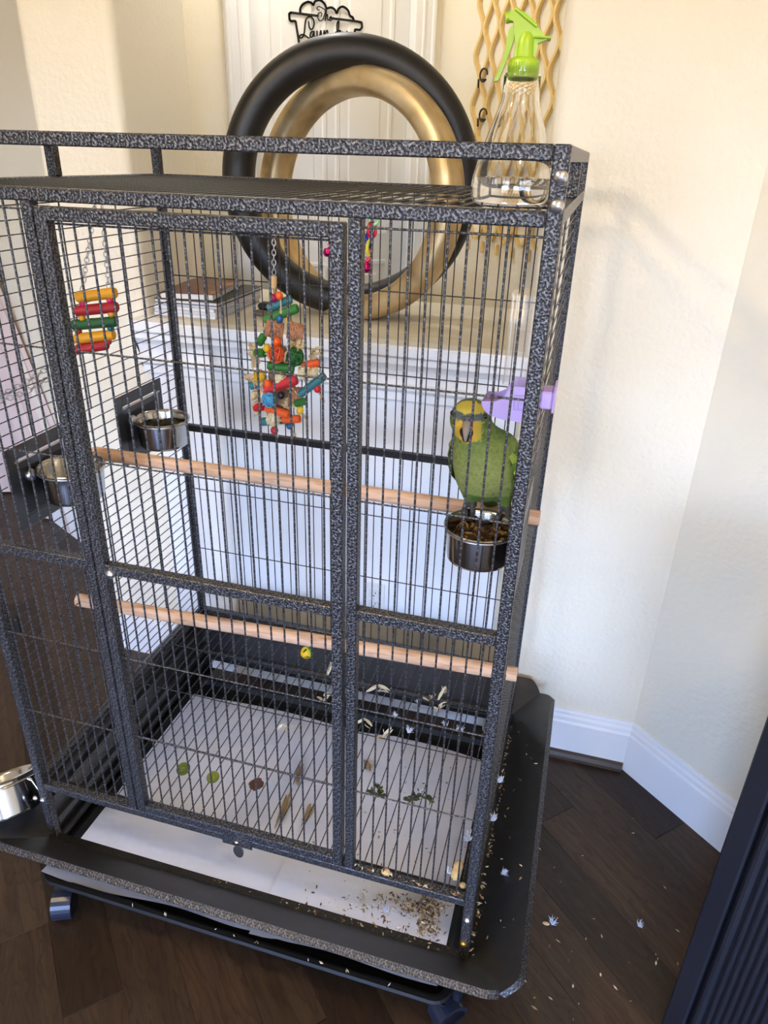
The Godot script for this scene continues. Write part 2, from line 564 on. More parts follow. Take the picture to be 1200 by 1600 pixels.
func build_room() -> void:
	# subfloor
	var mb := MB.new()
	mb.mm(Vector3(-4.4, FL - 0.2, -3.6), Vector3(2.8, FL - 0.012, 4.8))
	var fl := struct("floor", mb, M.floor_gap, "dark stained oak plank floor running diagonally under the cage", "floor")
	build_planks(fl)
	mb = MB.new()
	mb.mm(Vector3(-4.4, CEIL, -3.6), Vector3(2.8, CEIL + 0.15, 4.8))
	struct("ceiling", mb, M.ceiling, "plain white ceiling above the room", "ceiling")
	# wall A with a bullnose left edge, wall B
	mb = MB.new()
	var ax := -0.095
	slab(mb, Vector2(ax + 0.03, -0.895), KP + Vector2(0.1, 0), FL, CEIL, 0.15)
	var arc := []
	for k in 9:
		var t := PI / 2 + PI * k / 8.0
		arc.append(Vector2(ax + 0.03 + cos(t) * 0.03, -0.925 + sin(t) * 0.03 if k < 5 else -1.015 + sin(t) * 0.03))
	for k in 8:
		var p: Vector2 = arc[k]
		var q: Vector2 = arc[k + 1]
		var c := Vector2(ax + 0.03, -0.925 if k < 4 else -1.015)
		var np := Vector3(p.x - c.x, 0, p.y - c.y).normalized()
		var nq := Vector3(q.x - c.x, 0, q.y - c.y).normalized()
		if k == 4: np = Vector3(-1, 0, 0)
		if k == 3: nq = Vector3(-1, 0, 0)
		mb.tri(Vector3(p.x, FL, p.y), Vector3(q.x, FL, q.y), Vector3(q.x, CEIL, q.y), np, nq, nq)
		mb.tri(Vector3(p.x, FL, p.y), Vector3(q.x, CEIL, q.y), Vector3(p.x, CEIL, p.y), np, nq, np)
	struct("wall_back", mb, M.wall, "cream orange-peel wall to the right behind the cage, ending in a rounded edge", "wall")
	mb = MB.new()
	var KB := KP + Vector2(0.741, 0.671) * 2.6
	slab(mb, KP, KB, FL, CEIL, 0.15)
	struct("wall_right", mb, M.wall, "angled cream wall at the right edge behind the navy cabinet", "wall")
	mb = MB.new()
	slab(mb, KB, Vector2(KB.x, 4.6), FL, CEIL, 0.15)
	struct("wall_far_right", mb, M.wall, "cream wall right of the camera", "wall")
	# wall behind the camera, with two big windows
	mb = MB.new()
	var zb := 4.4
	mb.mm(Vector3(-4.4, FL, zb), Vector3(2.6, FL + 0.5, zb + 0.18))
	mb.mm(Vector3(-4.4, 2.1, zb), Vector3(2.6, CEIL, zb + 0.18))
	for x in [[-4.4, -1.9], [-0.4, 0.75], [2.2, 2.6]]:
		mb.mm(Vector3(x[0], FL + 0.5, zb), Vector3(x[1], 2.1, zb + 0.18))
	struct("wall_front", mb, M.wall, "cream wall behind the camera with two tall windows", "wall")
	# left wall
	mb = MB.new()
	mb.mm(Vector3(-4.4, FL, -3.6), Vector3(-4.22, CEIL, 4.6))
	struct("wall_left", mb, M.wall, "plain cream wall far left of the cage", "wall")
	# window frames
	var wn := 1
	for w in [[Vector3(-1.9, FL + 0.5, zb + 0.05), Vector3(-0.4, 2.1, zb + 0.1)], [Vector3(0.75, FL + 0.5, zb + 0.05), Vector3(2.2, 2.1, zb + 0.1)]]:
		var lo: Vector3 = w[0]
		var hi: Vector3 = w[1]
		mb = MB.new()
		var along := 0 if hi.x - lo.x > 0.5 else 2
		for s in 3:
			var a := lo
			var b := hi
			var span: float = hi[along] - lo[along]
			a[along] = lo[along] + (span - 0.05) * s / 2.0
			b[along] = a[along] + 0.05
			mb.mm(a, b, 0.004)
		for y in [lo.y, (lo.y + hi.y) / 2 - 0.02, hi.y - 0.05]:
			mb.mm(Vector3(lo.x, y, lo.z), Vector3(hi.x, y + 0.05, hi.z), 0.004)
		struct("window_%d" % wn, mb, M.trim, "white framed window number %d letting daylight into the room" % wn, "window")
		wn += 1
	# left back wall, passing behind the column
	mb = MB.new()
	slab(mb, Vector2(-4.3, -2.74), Vector2(-1.3, -1.16), FL, CEIL, 0.15)
	struct("wall_back_left", mb, M.wall, "cream wall further back at the left, seen through the cage bars", "wall")
	# column
	mb = MB.new()
	var prof := []
	# rounded front right, chamfer front left
	prof.append([Vector2(-1.5, -1.32), Vector2(-1, 0)])
	prof.append([Vector2(-1.515, -1.0), Vector2(-1, 0)])
	for k in 5:
		var t := PI - (PI / 2) * k / 4.0
		prof.append([Vector2(-1.475 + cos(t) * 0.035, -0.985 + sin(t) * 0.035), Vector2(cos(t), sin(t))])
	for k in 5:
		var t := PI / 2 - (PI / 2) * k / 4.0
		prof.append([Vector2(-1.25 + cos(t) * 0.03, -0.98 + sin(t) * 0.03), Vector2(cos(t), sin(t))])
	prof.append([Vector2(-1.22, -1.32), Vector2(1, 0)])
	for k in prof.size() - 1:
		var p: Vector2 = prof[k][0]
		var q: Vector2 = prof[k + 1][0]
		var np := Vector3(prof[k][1].x, 0, prof[k][1].y)
		var nq := Vector3(prof[k + 1][1].x, 0, prof[k + 1][1].y)
		mb.tri(Vector3(p.x, FL, p.y), Vector3(q.x, FL, q.y), Vector3(q.x, CEIL, q.y), np, nq, nq)
		mb.tri(Vector3(p.x, FL, p.y), Vector3(q.x, CEIL, q.y), Vector3(p.x, CEIL, p.y), np, nq, np)
	mb.quad(Vector3(-1.22, FL, -1.32), Vector3(-1.5, FL, -1.32), Vector3(-1.5, CEIL, -1.32), Vector3(-1.22, CEIL, -1.32), Vector3(0, 0, -1))
	struct("wall_column", mb, M.wall, "cream wall pier with rounded corners left of the half wall", "wall")
	# baseboards
	var bp := [Vector2(0.0, -0.042), Vector2(0.005, -0.042), Vector2(0.008, -0.05), Vector2(0.008, -0.058), Vector2(0.013, -0.066), Vector2(0.013, -0.078), Vector2(0.017, -0.086), Vector2(0.017, FL)]
	mb = MB.new()
	run_profile(mb, Vector2(-0.06, -0.895), KP, bp, 0.0, -0.4)
	run_profile(mb, KP, KB, bp, -0.4, 0.0)
	struct("baseboard_right", mb, M.trim, "white stepped baseboard turning the corner right of the cage", "baseboard")
	mb = MB.new()
	run_profile(mb, Vector2(-0.06, -0.878), KP + Vector2(-0.005, 0.017), [Vector2(0.0, FL + 0.026), Vector2(0.012, FL + 0.024), Vector2(0.017, FL + 0.012), Vector2(0.017, FL)], 0.0, -0.2)
	struct("trim_1", mb, colored(Color(0.27, 0.22, 0.17), 0.5), "brown wooden shoe moulding under the white baseboard", "trim")
	mb = MB.new()
	run_profile(mb, Vector2(-4.2, -2.687), Vector2(-1.5, -1.265), bp)
	run_profile(mb, Vector2(-1.5, -0.95), Vector2(-1.22, -0.95), bp)
	struct("baseboard_left", mb, M.trim, "white baseboard along the walls left of the cage", "baseboard")
	# warm recessed lamps
	ceiling_lamp(Vector3(-1.2, CEIL, 0.9), LAMP * 1.35, "recessed ceiling lamp nearer the left windows")
	ceiling_lamp(Vector3(0.6, CEIL, 1.3), LAMP * 0.75, "recessed ceiling lamp nearer the navy cabinet")
	ceiling_lamp(Vector3(-0.95, CEIL, -1.6), LAMP * 0.21, "recessed ceiling lamp in the hall before the white door", Color(1.0, 1.0, 1.0))
	# curtain at the far left
	mb = MB.new()
	var rows := 14
	var cols := 60
	var g := []
	for i in rows + 1:
		var row := []
		var fy := float(i) / rows
		for j in cols + 1:
			var fx := float(j) / cols
			var y := lerpf(2.3, FL + 0.01, fy)
			var xr := lerpf(-3.02, -1.98, fy)
			var x := lerpf(-3.62, xr, fx)
			var zz := -1.93 + (x + 2.5) * 0.42 + 0.03 * sin(fx * 46.0 + fy * 0.8) + 0.16
			row.append(Vector3(x, y, zz))
		g.append(row)
	for i in rows:
		for j in cols:
			var nn: Vector3 = (g[i][j + 1] - g[i][j]).cross(g[i + 1][j] - g[i][j]).normalized()
			if nn.z < 0: nn = -nn
			mb.tri(g[i][j], g[i][j + 1], g[i + 1][j + 1], nn, nn, nn)
			mb.tri(g[i][j], g[i + 1][j + 1], g[i + 1][j], nn, nn, nn)
	var cm := mat(Color(0.8, 0.72, 0.69), 0.8)
	cm.backlight_enabled = true; cm.backlight = Color(0.3, 0.25, 0.23)
	var cu := obj("curtain", mb, cm)
	tag(cu, "pale pinkish draped curtain seen at far left through the cage side", "curtain")
	mb = MB.new()
	mb.tube([Vector3(-3.7, 2.31, -2.274), Vector3(-2.9, 2.31, -1.938)], 0.012, 12)
	obj("curtain_rod", mb, M.black, cu)

const LAMP := 0.85

func build_planks(fl: Node) -> void:
	# planks run along (1, 0, 1) / sqrt2
	var d := Vector3(S2, 0, S2)
	var o := Vector3(-S2, 0, S2)
	var wd := 0.127
	var meshes := []
	for k in 12:
		var l: float = [0.9, 1.2, 1.5, 1.8][k % 4]
		var mb := MB.new()
		var b := 0.0009
		var h := 0.012
		var y := 0.0
		var u0 := rng.randf()
		var v0 := rng.randf()
		var P := [Vector3(b, y, b), Vector3(l - b, y, b), Vector3(l - b, y, wd - b), Vector3(b, y, wd - b)]
		var Q := [Vector3(0, y - b, 0), Vector3(l, y - b, 0), Vector3(l, y - b, wd), Vector3(0, y - b, wd)]
		var U := []
		for q in P: U.append(Vector2(u0 + q.x * 0.36, v0 + q.z * 3.0))
		mb.tri(P[0], P[1], P[2], Vector3.UP, Vector3.UP, Vector3.UP, U[0], U[1], U[2])
		mb.tri(P[0], P[2], P[3], Vector3.UP, Vector3.UP, Vector3.UP, U[0], U[2], U[3])
		var outs := [Vector3(0, 0, -1), Vector3(1, 0, 0), Vector3(0, 0, 1), Vector3(-1, 0, 0)]
		for e in 4:
			mb.quad(P[e], P[(e + 1) % 4], Q[(e + 1) % 4], Q[e], outs[e] + Vector3.UP)
			mb.quad(Q[e], Q[(e + 1) % 4], Q[(e + 1) % 4] - Vector3(0, h - b, 0), Q[e] - Vector3(0, h - b, 0), outs[e])
		meshes.append([mb.mesh(), l])
	var basis := Basis(d, Vector3.UP, o)
	var far := MB.new()
	for r in range(-34, 34):
		var s := -4.6 + rng.randf() * 1.2
		while s < 5.4:
			var m = meshes[rng.randi() % 12]
			var l: float = m[1]
			var at := o * (r * wd) + d * s + Vector3(0, FL, 0)
			var mid := at + d * l * 0.5
			s += l + 0.0006
			if mid.x < -4.6 or mid.x > 2.9 or mid.z < -3.4 or mid.z > 4.7:
				continue
			# only what the photograph can see
			var vis := mid.z < 0.9 and mid.x > -3.6 and mid.x < 1.3 and mid.z > -2.2
			if not vis:
				far.box(mid - Vector3(0, 0.006, 0) + o * wd * 0.5, Vector3(l, 0.012, wd - 0.0015), 0.0012, basis)
				continue
			var p := put("plank", m[0], M.planks[rng.randi() % 6], fl)
			p.basis = basis
			p.position = at
	var fm := mat(Color(0.3, 0.22, 0.16), 0.42)
	var fo := obj("far_planks", far, fm, fl)
	fo.set_meta("kind", "stuff")

func build_half_wall() -> void:
	var mb := MB.new()
	mb.mm(Vector3(-1.225, FL, -1.55), Vector3(-0.07, 1.0, -0.95))
	struct("wall_half", mb, M.trim, "white half wall behind the cage below the moulded ledge", "wall")
	mb = MB.new()
	mb.mm(Vector3(-1.228, 1.0, -1.55), Vector3(-0.088, 1.04, -0.9), 0.004)
	struct("wall_ledge", mb, colored(Color(0.87, 0.85, 0.79), 0.6), "beige painted ledge on top of the half wall", "ledge")
	mb = MB.new()
	run_profile(mb, Vector2(-1.235, -0.95), Vector2(-0.085, -0.95), [Vector2(0.0, 1.041), Vector2(0.058, 1.041), Vector2(0.06, 1.035), Vector2(0.06, 1.012), Vector2(0.05, 1.006), Vector2(0.05, 0.988), Vector2(0.044, 0.984), Vector2(0.03, 0.966), Vector2(0.024, 0.945), Vector2(0.024, 0.93), Vector2(0.03, 0.926), Vector2(0.03, 0.912), Vector2(0.014, 0.9), Vector2(0.014, 0.878), Vector2(0.008, 0.872), Vector2(0.0, 0.872)], 0.0, 0.0)
	struct("trim_2", mb, M.trim, "white stepped crown moulding along the front of the ledge", "trim")
	var bp := [Vector2(0.0, -0.042), Vector2(0.005, -0.042), Vector2(0.008, -0.05), Vector2(0.008, -0.058), Vector2(0.013, -0.066), Vector2(0.017, -0.086), Vector2(0.017, FL)]
	mb = MB.new()
	run_profile(mb, Vector2(-1.24, -0.95), Vector2(-0.08, -0.95), bp)
	struct("baseboard_back", mb, M.trim, "white baseboard along the half wall behind the cage", "baseboard")
	# outlet
	var t := thing("electrical_outlet", "white duplex electrical outlet on the half wall behind the cage", "outlet", Vector3(-0.49, 0.2, -0.95))
	mb = MB.new()
	mb.box(Vector3(0, 0, 0.003), Vector3(0.072, 0.117, 0.006), 0.0025)
	loc("cover_plate", mb, colored(Color(0.88, 0.88, 0.87), 0.35), t)
	for s in [-1, 1]:
		mb = MB.new()
		mb.box(Vector3(0, s * 0.02, 0.006), Vector3(0.034, 0.029, 0.004), 0.0018)
		var rc := loc("receptacle", mb, colored(Color(0.84, 0.84, 0.83), 0.4), t)
		mb = MB.new()
		mb.box(Vector3(-0.006, s * 0.02 + 0.004, 0.0082), Vector3(0.002, 0.008, 0.001))
		mb.box(Vector3(0.006, s * 0.02 + 0.004, 0.0082), Vector3(0.002, 0.007, 0.001))
		mb.lathe([Vector2(0, 0.0006), Vector2(0.0025, 0.0006), Vector2(0.0025, 0)], 8, Transform3D(Basis(Vector3.RIGHT, PI / 2), Vector3(0, s * 0.02 - 0.007, 0.008)))
		loc("slot", mb, M.black, rc)
	mb = MB.new()
	mb.lathe([Vector2(0.003, 0), Vector2(0.003, 0.001), Vector2(0, 0.0014)], 10, Transform3D(Basis(Vector3.RIGHT, PI / 2), Vector3(0, 0, 0.006)))
	loc("screw", mb, M.zinc, t)

func build_hall() -> void:
	var P0 := Vector3(-1.22, 0, -1.75)
	var t := Vector3(S2, 0, -S2)
	var n := Vector3(S2, 0, S2)
	var bs := Basis(t, Vector3.UP, n)
	var pt := func(u: float, y: float, d: float) -> Vector3: return P0 + t * u + n * d + Vector3(0, y, 0)
	var mb := MB.new()
	# wall with the door opening left out
	var d0 := 0.0
	var d1 := 0.665
	for w in [[-0.62, d0, FL, CEIL], [d1, 0.85, FL, CEIL], [d0, d1, 2.2, CEIL]]:
		mb.box(pt.call((w[0] + w[1]) / 2, (w[2] + w[3]) / 2, -0.075), Vector3(w[1] - w[0], w[3] - w[2], 0.15), 0.0, bs)
	struct("wall_hall", mb, M.wall, "cream wall around the white door behind the ledge", "wall")
	# door
	mb = MB.new()
	mb.box(pt.call(0.3325, 0.99, -0.05), Vector3(0.66, 2.42, 0.04), 0.002, bs)
	var door := struct("door_1", mb, M.door, "white panelled door behind the ring sculpture, with a black sign", "door")
	for pn in [[0.085, 0.3], [0.355, 0.585]]:
		for yy in [[0.0, 1.08], [1.2, 2.12]]:
			mb = MB.new()
			var c: Vector3 = pt.call((pn[0] + pn[1]) / 2, (yy[0] + yy[1]) / 2, -0.03)
			var w: float = pn[1] - pn[0]
			var hh: float = yy[1] - yy[0]
			for s in [-1, 1]:
				mb.box(c + t * s * (w / 2), Vector3(0.022, hh, 0.012), 0.005, bs)
				mb.box(c + Vector3.UP * s * (hh / 2), Vector3(w, 0.022, 0.012), 0.005, bs)
			mb.box(c, Vector3(w - 0.09, hh - 0.09, 0.012), 0.005, bs)
			obj("door_panel", mb, M.door, door)
	# casing
	mb = MB.new()
	for e in [[-0.04, -1.0], [0.705, 1.0]]:
		var u: float = e[0]
		var s: float = e[1]
		mb.box(pt.call(u, 1.0, 0.008), Vector3(0.09, 2.44, 0.016), 0.003, bs)
		mb.box(pt.call(u + s * 0.035, 1.0, 0.02), Vector3(0.018, 2.44, 0.012), 0.004, bs)
		mb.box(pt.call(u - s * 0.008, 1.0, 0.018), Vector3(0.012, 2.44, 0.008), 0.003, bs)
		mb.box(pt.call(u - s * 0.036, 1.0, -0.03), Vector3(0.012, 2.44, 0.08), 0.002, bs)
	mb.box(pt.call(0.33, 2.24, 0.008), Vector3(0.84, 0.09, 0.016), 0.003, bs)
	struct("trim_3", mb, M.trim, "white ridged casing around the door in the hall", "trim")
	# lattice wall
	var L := Vector3(-0.095, 0, -1.74)
	var tl := Vector3(-S2, 0, -S2)
	var nl := Vector3(-S2, 0, S2)
	mb = MB.new()
	var bl := Basis(-tl, Vector3.UP, nl)
	mb.box(L + tl * 0.2 + Vector3(0, (FL + CEIL) / 2, 0) - nl * 0.075, Vector3(1.3, CEIL - FL, 0.15), 0.0, bl)
	mb.mm(Vector3(0.05, FL, -2.0), Vector3(0.2, CEIL, -1.0))
	struct("wall_niche", mb, M.wall, "cream wall behind the gold lattice, right of the white door", "wall")
	# gold lattice
	var g := thing("wall_lattice", "gold metal wave lattice hanging on the wall right of the white door", "wall decor", L + tl * 0.3 + nl * 0.02 + Vector3(0, 1.18, 0))
	var p := 0.0465
	for k in range(0, 11):
		var u0 := 0.088 + k * p - 0.023
		var sg := 1.0 if k % 2 == 0 else -1.0
		mb = MB.new()
		var pts := []
		var phase := 0.0
		for i in range(0, 53):
			var y := 1.205 + i * 0.02
			var off := sg * 0.0195 * cos(TAU * (y - 1.185) / 0.16)
			pts.append([u0 + off, y])
		# flat bar: 7 mm wide, 12 mm deep
		for i in pts.size() - 1:
			var a = pts[i]
			var b = pts[i + 1]
			for s in [[-0.0062, 0.0, 0.0062, 0.0], [-0.0062, 0.014, 0.0062, 0.014]]:
				var hint := nl if s[1] > 0 else -nl
				mb.quad(L + tl * (a[0] + s[0]) + nl * (0.002 + s[1]) + Vector3(0, a[1], 0), L + tl * (a[0] + s[2]) + nl * (0.002 + s[1]) + Vector3(0, a[1], 0), L + tl * (b[0] + s[2]) + nl * (0.002 + s[1]) + Vector3(0, b[1], 0), L + tl * (b[0] + s[0]) + nl * (0.002 + s[1]) + Vector3(0, b[1], 0), hint)
			for s in [-0.0062, 0.0062]:
				mb.quad(L + tl * (a[0] + s) + nl * 0.002 + Vector3(0, a[1], 0), L + tl * (a[0] + s) + nl * 0.016 + Vector3(0, a[1], 0), L + tl * (b[0] + s) + nl * 0.016 + Vector3(0, b[1], 0), L + tl * (b[0] + s) + nl * 0.002 + Vector3(0, b[1], 0), tl * s)
		if k % 2 == 1:
			mb.box(L + tl * (u0 + p * 0.5 - 0.001) + nl * 0.009 + Vector3(0, 1.18, 0), Vector3(0.011, 0.04, 0.014), 0.002, bl)
		obj("wave_bar", mb, M.lattice, g)
	# small dark clips on the lattice
	for e in [[0.44, 1.745, "dark wire clip hooked on the gold lattice, the upper one"], [0.425, 1.62, "dark wire clip hooked on the gold lattice, the lower one"]]:
		mb = MB.new()
		var c: Vector3 = L + tl * e[0] + nl * 0.045 + Vector3(0, e[1], 0)
		var pts := []
		for k in 14:
			var a := TAU * k / 15.0
			pts.append(c - tl * 0.022 * cos(a) + Vector3(0, 0.02 * sin(a) + 0.01, 0))
		pts.append(c + tl * 0.05 + Vector3(0, 0.0, 0) - nl * 0.015)
		pts.append(c + tl * 0.055 + Vector3(0, -0.025, 0) - nl * 0.02)
		mb.tube(pts, 0.0035, 6)
		tag(obj("wire_clip", mb, colored(Color(0.14, 0.11, 0.08), 0.5)), e[2], "clip")
	build_sign(pt, bs, n)

func build_sign(pt: Callable, bs: Basis, n: Vector3) -> void:
	var strokes := {
		"tub": [0.007, [[0.273, 1.929], [0.218, 1.929], [0.171, 1.929], [0.164, 1.924], [0.165, 1.908], [0.172, 1.904], [0.188, 1.904], [0.199, 1.843], [0.21, 1.791], [0.224, 1.78], [0.385, 1.777], [0.4, 1.79], [0.417, 1.871], [0.424, 1.901], [0.443, 1.902], [0.452, 1.911], [0.45, 1.925], [0.433, 1.927], [0.323, 1.927]]],
		"bubble": [0.007, [[0.207, 1.933], [0.206, 1.942], [0.215, 1.956], [0.234, 1.966], [0.249, 1.965], [0.257, 1.96], [0.264, 1.971], [0.283, 1.976], [0.3, 1.968], [0.308, 1.954]]],
		"bubbles": [0.007, [[0.308, 1.954], [0.327, 1.959], [0.341, 1.954], [0.349, 1.945], [0.357, 1.959], [0.374, 1.966], [0.394, 1.957], [0.402, 1.942], [0.413, 1.938], [0.418, 1.929]]],
		"t": [0.0026, [[0.28, 1.947], [0.273, 1.948], [0.271, 1.952], [0.277, 1.957], [0.289, 1.955], [0.304, 1.948], [0.299, 1.933], [0.293, 1.92], [0.282, 1.915], [0.274, 1.923], [0.276, 1.936], [0.286, 1.94], [0.29, 1.936], [0.287, 1.929]]],
		"h": [0.003, [[0.309, 1.953], [0.303, 1.919], [0.306, 1.93], [0.312, 1.937], [0.313, 1.923], [0.318, 1.92]]],
		"e": [0.003, [[0.321, 1.925], [0.328, 1.929], [0.324, 1.932], [0.32, 1.925], [0.323, 1.919], [0.33, 1.923]]],
		"l": [0.004, [[0.238, 1.908], [0.241, 1.891], [0.251, 1.887], [0.259, 1.903], [0.254, 1.92], [0.241, 1.924], [0.228, 1.915], [0.223, 1.895], [0.22, 1.874], [0.213, 1.86], [0.204, 1.857], [0.202, 1.863], [0.216, 1.868], [0.238, 1.859], [0.25, 1.855]]],
		"a": [0.004, [[0.257, 1.881], [0.246, 1.877], [0.243, 1.864], [0.252, 1.865], [0.258, 1.881], [0.259, 1.865], [0.266, 1.867]]],
		"u": [0.004, [[0.27, 1.883], [0.271, 1.869], [0.28, 1.869], [0.285, 1.886], [0.287, 1.87]]],
		"n": [0.004, [[0.296, 1.871], [0.299, 1.887], [0.301, 1.876], [0.309, 1.888], [0.312, 1.886], [0.313, 1.872]]],
		"d": [0.0036, [[0.354, 1.885], [0.344, 1.886], [0.342, 1.875], [0.352, 1.876], [0.357, 1.91], [0.357, 1.921], [0.349, 1.909], [0.351, 1.876]]],
		"r": [0.0036, [[0.357, 1.876], [0.359, 1.892], [0.364, 1.892], [0.365, 1.888]]],
		"y": [0.0036, [[0.372, 1.89], [0.374, 1.874], [0.386, 1.878], [0.39, 1.892], [0.384, 1.85], [0.372, 1.845], [0.376, 1.858], [0.395, 1.872]]],
	}
	var g := thing("door_sign", "black wash tub outline sign with script lettering on the white door", "sign", pt.call(0.3, 1.78, -0.02))
	for k in strokes:
		var w: float = strokes[k][0]
		var ps: Array = strokes[k][1]
		var cv := Curve2D.new()
		for i in ps.size():
			var q := Vector2(ps[i][0], ps[i][1])
			var pr := Vector2(ps[maxi(i - 1, 0)][0], ps[maxi(i - 1, 0)][1])
			var nx := Vector2(ps[mini(i + 1, ps.size() - 1)][0], ps[mini(i + 1, ps.size() - 1)][1])
			var h := (nx - pr) / 6.0
			if k == "tub": h *= 0.3
			cv.add_point(q, -h, h)
		var line := cv.tessellate(4, 3)
		var mb := MB.new()
		var tf := Transform3D(bs, pt.call(0, 0, -0.0225))
		for i in line.size():
			var oct := PackedVector2Array()
			for j in 10: oct.append(line[i] + Vector2(cos(TAU * j / 10.0), sin(TAU * j / 10.0)) * w * 0.5)
			mb.prism(oct, 0.004, tf)
			if i > 0:
				var sd := (line[i] - line[i - 1]).normalized().orthogonal() * w * 0.5
				mb.prism(PackedVector2Array([line[i - 1] - sd, line[i] - sd, line[i] + sd, line[i - 1] + sd]), 0.004, tf)
		if mb.v.size() > 0:
			obj("lettering" if w < 0.005 else "tub_outline", mb, M.black, g)

func build_cabinet() -> void:
	# front runs along (0.741, 0.671); front normal (-0.671, 0.741)
	var d := Vector3(0.741, 0, 0.671)
	var n := Vector3(-0.671, 0, 0.741)
	var A := Vector3(0.43, FL, -0.125)
	var bs := Basis(d, Vector3.UP, n)
	var t := thing("fluted_cabinet", "navy blue cabinet with vertical fluted front at the right edge", "cabinet", A)
	var H := 1.0
	var W := 0.95
	var pt := func(u: float, y: float, w: float) -> Vector3: return A + d * u + n * w + Vector3(0, y, 0)
	var mb := MB.new()
	mb.box(pt.call(W / 2, H / 2 + 0.01, -0.23), Vector3(W, H - 0.02, 0.42), 0.004, bs)
	obj("body", mb, M.navy, t)
	mb = MB.new()
	mb.box(pt.call(W / 2, H + 0.012, -0.22), Vector3(W + 0.02, 0.025, 0.46), 0.005, bs)
	obj("top", mb, M.navy, t)
	for u in [0.022, W - 0.022]:
		mb = MB.new()
		mb.box(pt.call(u, H / 2, -0.01), Vector3(0.044, H, 0.024), 0.004, bs)
		obj("stile", mb, M.navy, t)
	for y in [0.03, H - 0.03]:
		mb = MB.new()
		mb.box(pt.call(W / 2, y, -0.01), Vector3(W - 0.09, 0.06, 0.022), 0.004, bs)
		obj("rail", mb, M.navy, t)
	for c in 2:
		var u0 := 0.05 + c * (W - 0.1) * 0.5
		var u1 := u0 + (W - 0.1) * 0.5 - 0.004
		mb = MB.new()
		mb.box(pt.call((u0 + u1) / 2, H / 2, -0.014), Vector3(u1 - u0, H - 0.13, 0.012), 0.002, bs)
		var dr := obj("door", mb, M.navy, t)
		for u in [u0 + 0.011, u1 - 0.011]:
			mb = MB.new()
			mb.box(pt.call(u, H / 2, -0.003), Vector3(0.018, H - 0.13, 0.014), 0.006, bs)
			obj("bead", mb, M.navy, dr)
		var k := u0 + 0.03
		while k < u1 - 0.028:
			mb = MB.new()
			var prof := PackedVector2Array()
			for i in 7:
				var a := PI * i / 6.0
				prof.append(Vector2(-cos(a) * 0.0062, sin(a) * 0.006))
			mb.prism(prof, H - 0.15, Transform3D(Basis(d, n, Vector3.UP), pt.call(k, 0.075, -0.008)))
			obj("flute", mb, M.navy, dr)
			k += 0.0142

func ring_mesh(R: float, rw: float, dw: float, expo: float, seg := 96, flat_y := -99.0) -> MB:
	# ring in the xy plane around the origin; section: superellipse rw (radial) x dw (depth)
	var mb := MB.new()
	var sec := 20
	var at := func(i: int, k: int) -> Array:
		var a := TAU * i / seg
		var b := TAU * k / sec
		var cx := signf(cos(b)) * pow(absf(cos(b)), 2.0 / expo) * rw / 2
		var cz := signf(sin(b)) * pow(absf(sin(b)), 2.0 / expo) * dw / 2
		var nr := signf(cos(b)) * pow(absf(cos(b)), 2.0 - 2.0 / expo) / rw
		var nz := signf(sin(b)) * pow(absf(sin(b)), 2.0 - 2.0 / expo) / dw
		var rr := R - rw / 2 + cx
		var p := Vector3(cos(a) * rr, maxf(sin(a) * rr, flat_y), cz)
		return [p, Vector3(cos(a) * nr, sin(a) * nr, nz).normalized()]
	for i in seg:
		for k in sec:
			var p = at.call(i, k)
			var q = at.call(i + 1, k)
			var r = at.call(i + 1, k + 1)
			var s = at.call(i, k + 1)
			mb.tri(p[0], q[0], r[0], p[1], q[1], r[1])
			mb.tri(p[0], r[0], s[0], p[1], r[1], s[1])
	return mb

func build_rings() -> void:
	var t := thing("ring_sculpture", "large interlocked black and gold double ring sculpture on the ledge", "sculpture", Vector3(-0.672, 1.04, -1.235))
	var mb := ring_mesh(0.372, 0.092, 0.11, 2.3, 112, -0.37)
	var o := loc("black_ring", mb, M.black_ring, t)
	o.position = Vector3(0, 0.37, 0)
	o.rotation.y = 0.263
	mb = ring_mesh(0.338, 0.074, 0.1, 3.2, 112, -0.331)
	o = loc("gold_ring", mb, M.gold, t)
	o.position = Vector3(0.018, 0.331, 0.012)
	o.rotation = Vector3(-0.06, -0.28, 0)

